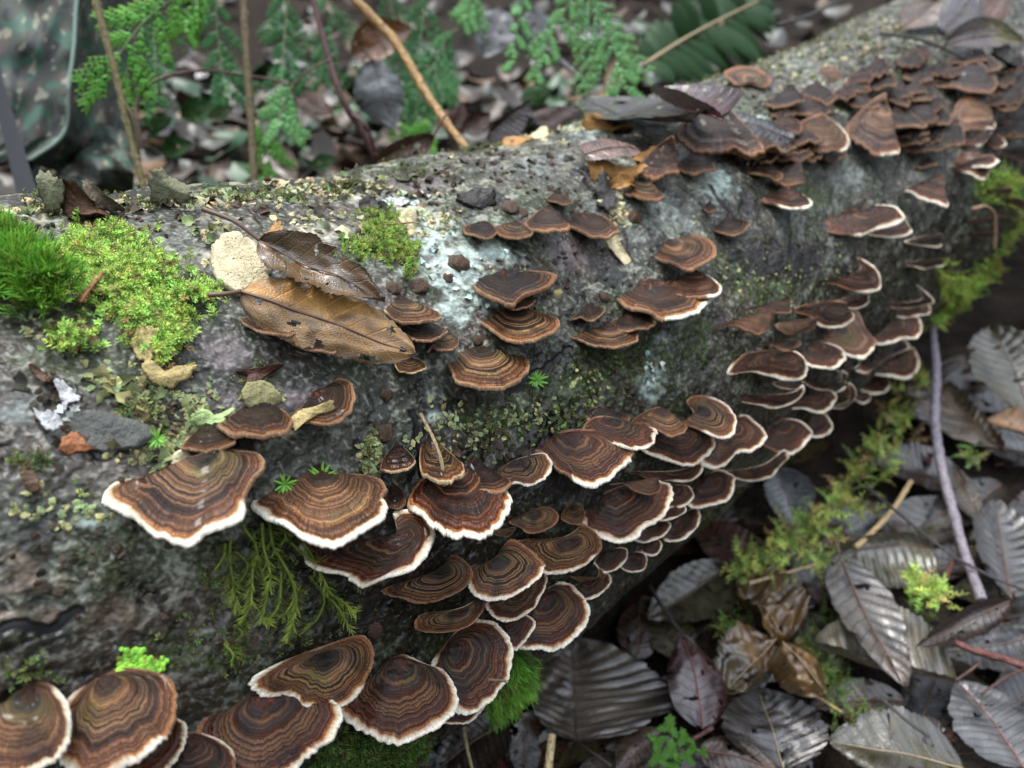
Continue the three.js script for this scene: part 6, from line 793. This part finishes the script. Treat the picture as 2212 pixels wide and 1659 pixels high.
// camouflage garment at the upper left
{
  const W = 512, d = new Uint8Array(W * W * 4), b = new Float32Array(W * W), C = [[0.06, 0.068, 0.05], [0.05, 0.11, 0.075], [0.085, 0.065, 0.055], [0.24, 0.23, 0.16], [0.032, 0.03, 0.03]];
  for (let j = 0; j < W; j++) for (let i = 0; i < W; i++) { const x = i / 60, y = j / 60, k = j * W + i, a = fbm(x * 1.1, y * 1.6, 2), e = fbm(x * 1.3 + 40, y * 1.5 + 9, 2), f = fbm(x * 2.0 + 7, y * 2.2 + 70, 2), c = f > 0.22 ? C[3] : a > 0.14 ? C[1] : e > 0.16 ? C[2] : e < -0.2 ? C[4] : C[0], m = 0.85 + 0.3 * n2(i * 0.9, j * 0.9); for (let q = 0; q < 3; q++) d[k * 4 + q] = enc(c[q] * m); d[k * 4 + 3] = 255; b[k] = 0.5 + 0.3 * Math.sin(i * 0.8) + 0.3 * Math.sin((i + j) * 0.8); }
  const mat = std({ map: dataTex(W, W, d, true), bumpMap: greyTex(W, W, b), bumpScale: 0.0003, roughness: 0.7, sheen: 0.3 });
  const root = grp('camouflage_garment', at(120, 200, 0.6)); tag(root, 'camouflage trouser leg with a sharp crease at the upper left behind the log', 'clothing'); const o = root.position;
  const sheet = (name, nu, nv, F) => { const pos = [], uv = []; for (let j = 0; j <= nv; j++) for (let i = 0; i <= nu; i++) { const p = F(i / nu, j / nv).sub(o); pos.push(p.x, p.y, p.z); uv.push(i / nu * 0.9, j / nv * 0.9); } put(name, makeGeo(pos, gridIdx(nu, nv)), mat, root).geometry.setAttribute('uv', new THREE.Float32BufferAttribute(uv, 2)); };
  // outer fold: a bulging leg whose right side ends in a crease
  const crease = [[190, -80], [167, 0], [160, 100], [148, 190], [136, 290], [66, 345]];
  const cr = (v) => { const k = v * 5, i = Math.min(4, Math.floor(k)), t = k - i; return [lerp(crease[i][0], crease[i + 1][0], t), lerp(crease[i][1], crease[i + 1][1], t)]; };
  sheet('trouser_leg', 40, 40, (u, v) => { const [x, y] = cr(v), e = u * 340, bulge = Math.sin(Math.PI * Math.min(1, u * 1.1)) * 0.05 + 0.012 * n2(u * 4, v * 4), rip = 0.006 * n2(u * 9 + 4, v * 7); return at(x - 340 + e, y + (1 - u) * 30, 0.56 - bulge * 0.4 - rip + 0.05 * (1 - u)); });
  sheet('trouser_back', 40, 40, (u, v) => { const [x, y] = cr(v), s = sst(0, 1, u), w = lerp(90, 190, v); return at(x + s * w, y + 10 * u + v * u * 60, 0.56 + 0.16 * u + 0.012 * n2(u * 6 + 20, v * 5)); });
  sheet('trouser_cuff', 30, 30, (u, v) => at(40 + u * 250, 300 + v * 170 - 40 * Math.sin(u * 3), 0.62 + 0.05 * Math.sin(u * 4 + v * 3) + 0.02 * n2(u * 5, v * 5)));
  put('crease_piping', tubeGeo([0, 0.2, 0.4, 0.6, 0.8, 1].map((v) => { const [x, y] = cr(v); return at(x, y, 0.559).sub(o); }), 0.0013, 0.0013, 40, 8), std({ color: col(0.2, 0.27, 0.22), roughness: 0.6 }), root);
}
{
  const root = grp('webbing_strap', at(40, 300, 0.5)); tag(root, 'smooth dark grey strap running down at the left edge in front of the camouflage', 'strap'); const o = root.position, pos = [], n = 24;
  const A = [[-60, 90], [-20, 190], [10, 310], [36, 420], [50, 520]], B = [[-10, 60], [8, 180], [46, 300], [84, 430], [100, 520]];
  const ip = (K, t) => { const k = t * 4, i = Math.min(3, Math.floor(k)), f = k - i; return [lerp(K[i][0], K[i + 1][0], f), lerp(K[i][1], K[i + 1][1], f)]; };
  for (let j = 0; j <= n; j++) { const a = ip(A, j / n), b = ip(B, j / n), P = [at(...a, 0.5), at(...b, 0.49), at(...b, 0.493), at(...a, 0.503)]; for (const p of [P[0], P[1], P[2], P[3], P[0]]) { const q = p.sub === undefined ? p : p.clone().sub(o); pos.push(q.x, q.y, q.z); } }
  put('band', makeGeo(pos, gridIdx(4, n)), std({ color: col(0.05, 0.05, 0.053), roughness: 0.6 }), root);
}
{ // loose litter far behind, too many to count
  const R = rng(31), g = new THREE.SphereGeometry(1, 8, 5); g.scale(0.03, 0.0015, 0.018); { const p = g.attributes.position; for (let i = 0; i < p.count; i++) p.setY(i, p.getY(i) + 0.25 * p.getX(i) * p.getX(i) / 0.03 - 0.3 * p.getZ(i) * p.getZ(i) / 0.02); g.computeVertexNormals(); }
  const im = new THREE.InstancedMesh(g, std({ roughness: 0.45, specularIntensity: 0.8 }), 5200), C = [[0.09, 0.05, 0.025], [0.05, 0.032, 0.018], [0.1, 0.09, 0.07], [0.14, 0.07, 0.022], [0.05, 0.05, 0.03], [0.025, 0.08, 0.02], [0.02, 0.06, 0.02]], q = new THREE.Quaternion();
  for (let i = 0; i < 5200; i++) { const near = i < 2200, x = near ? -1.2 + 2.4 * R() : -3 + 6.5 * R(), z = near ? -0.35 - 1.1 * R() : -0.9 - 3.2 * R(), [s, f, r] = logSF(V(x, 0.05, z)), y = groundY(x, z) + 0.004 + 0.02 * R(), nn = (V(x, 0, z).sub(L0)).dot(LN) - axisN(s); const ok = nn < -0.02 || s > 2.3; q.setFromEuler(new THREE.Euler((R() - 0.5) * 1.2, R() * 6.28, (R() - 0.5) * 1.2)); im.setMatrixAt(i, new THREE.Matrix4().compose(V(x, ok ? y : y - 0.2, z), q, V(1, 1, 1).multiplyScalar(ok ? 0.5 + 0.7 * R() : 0.01))); const c = C[Math.floor(R() * C.length)], k = 0.3 + 0.6 * R(); im.setColorAt(i, col(c[0] * k, c[1] * k, c[2] * k)); }
  im.name = nm('leaf_litter'); tag(im, 'mass of small brown leaves covering the forest floor behind the log', 'leaf litter', null, 'stuff'); im.castShadow = im.receiveShadow = true; scene.add(im);
}

renderer.render(scene, camera);
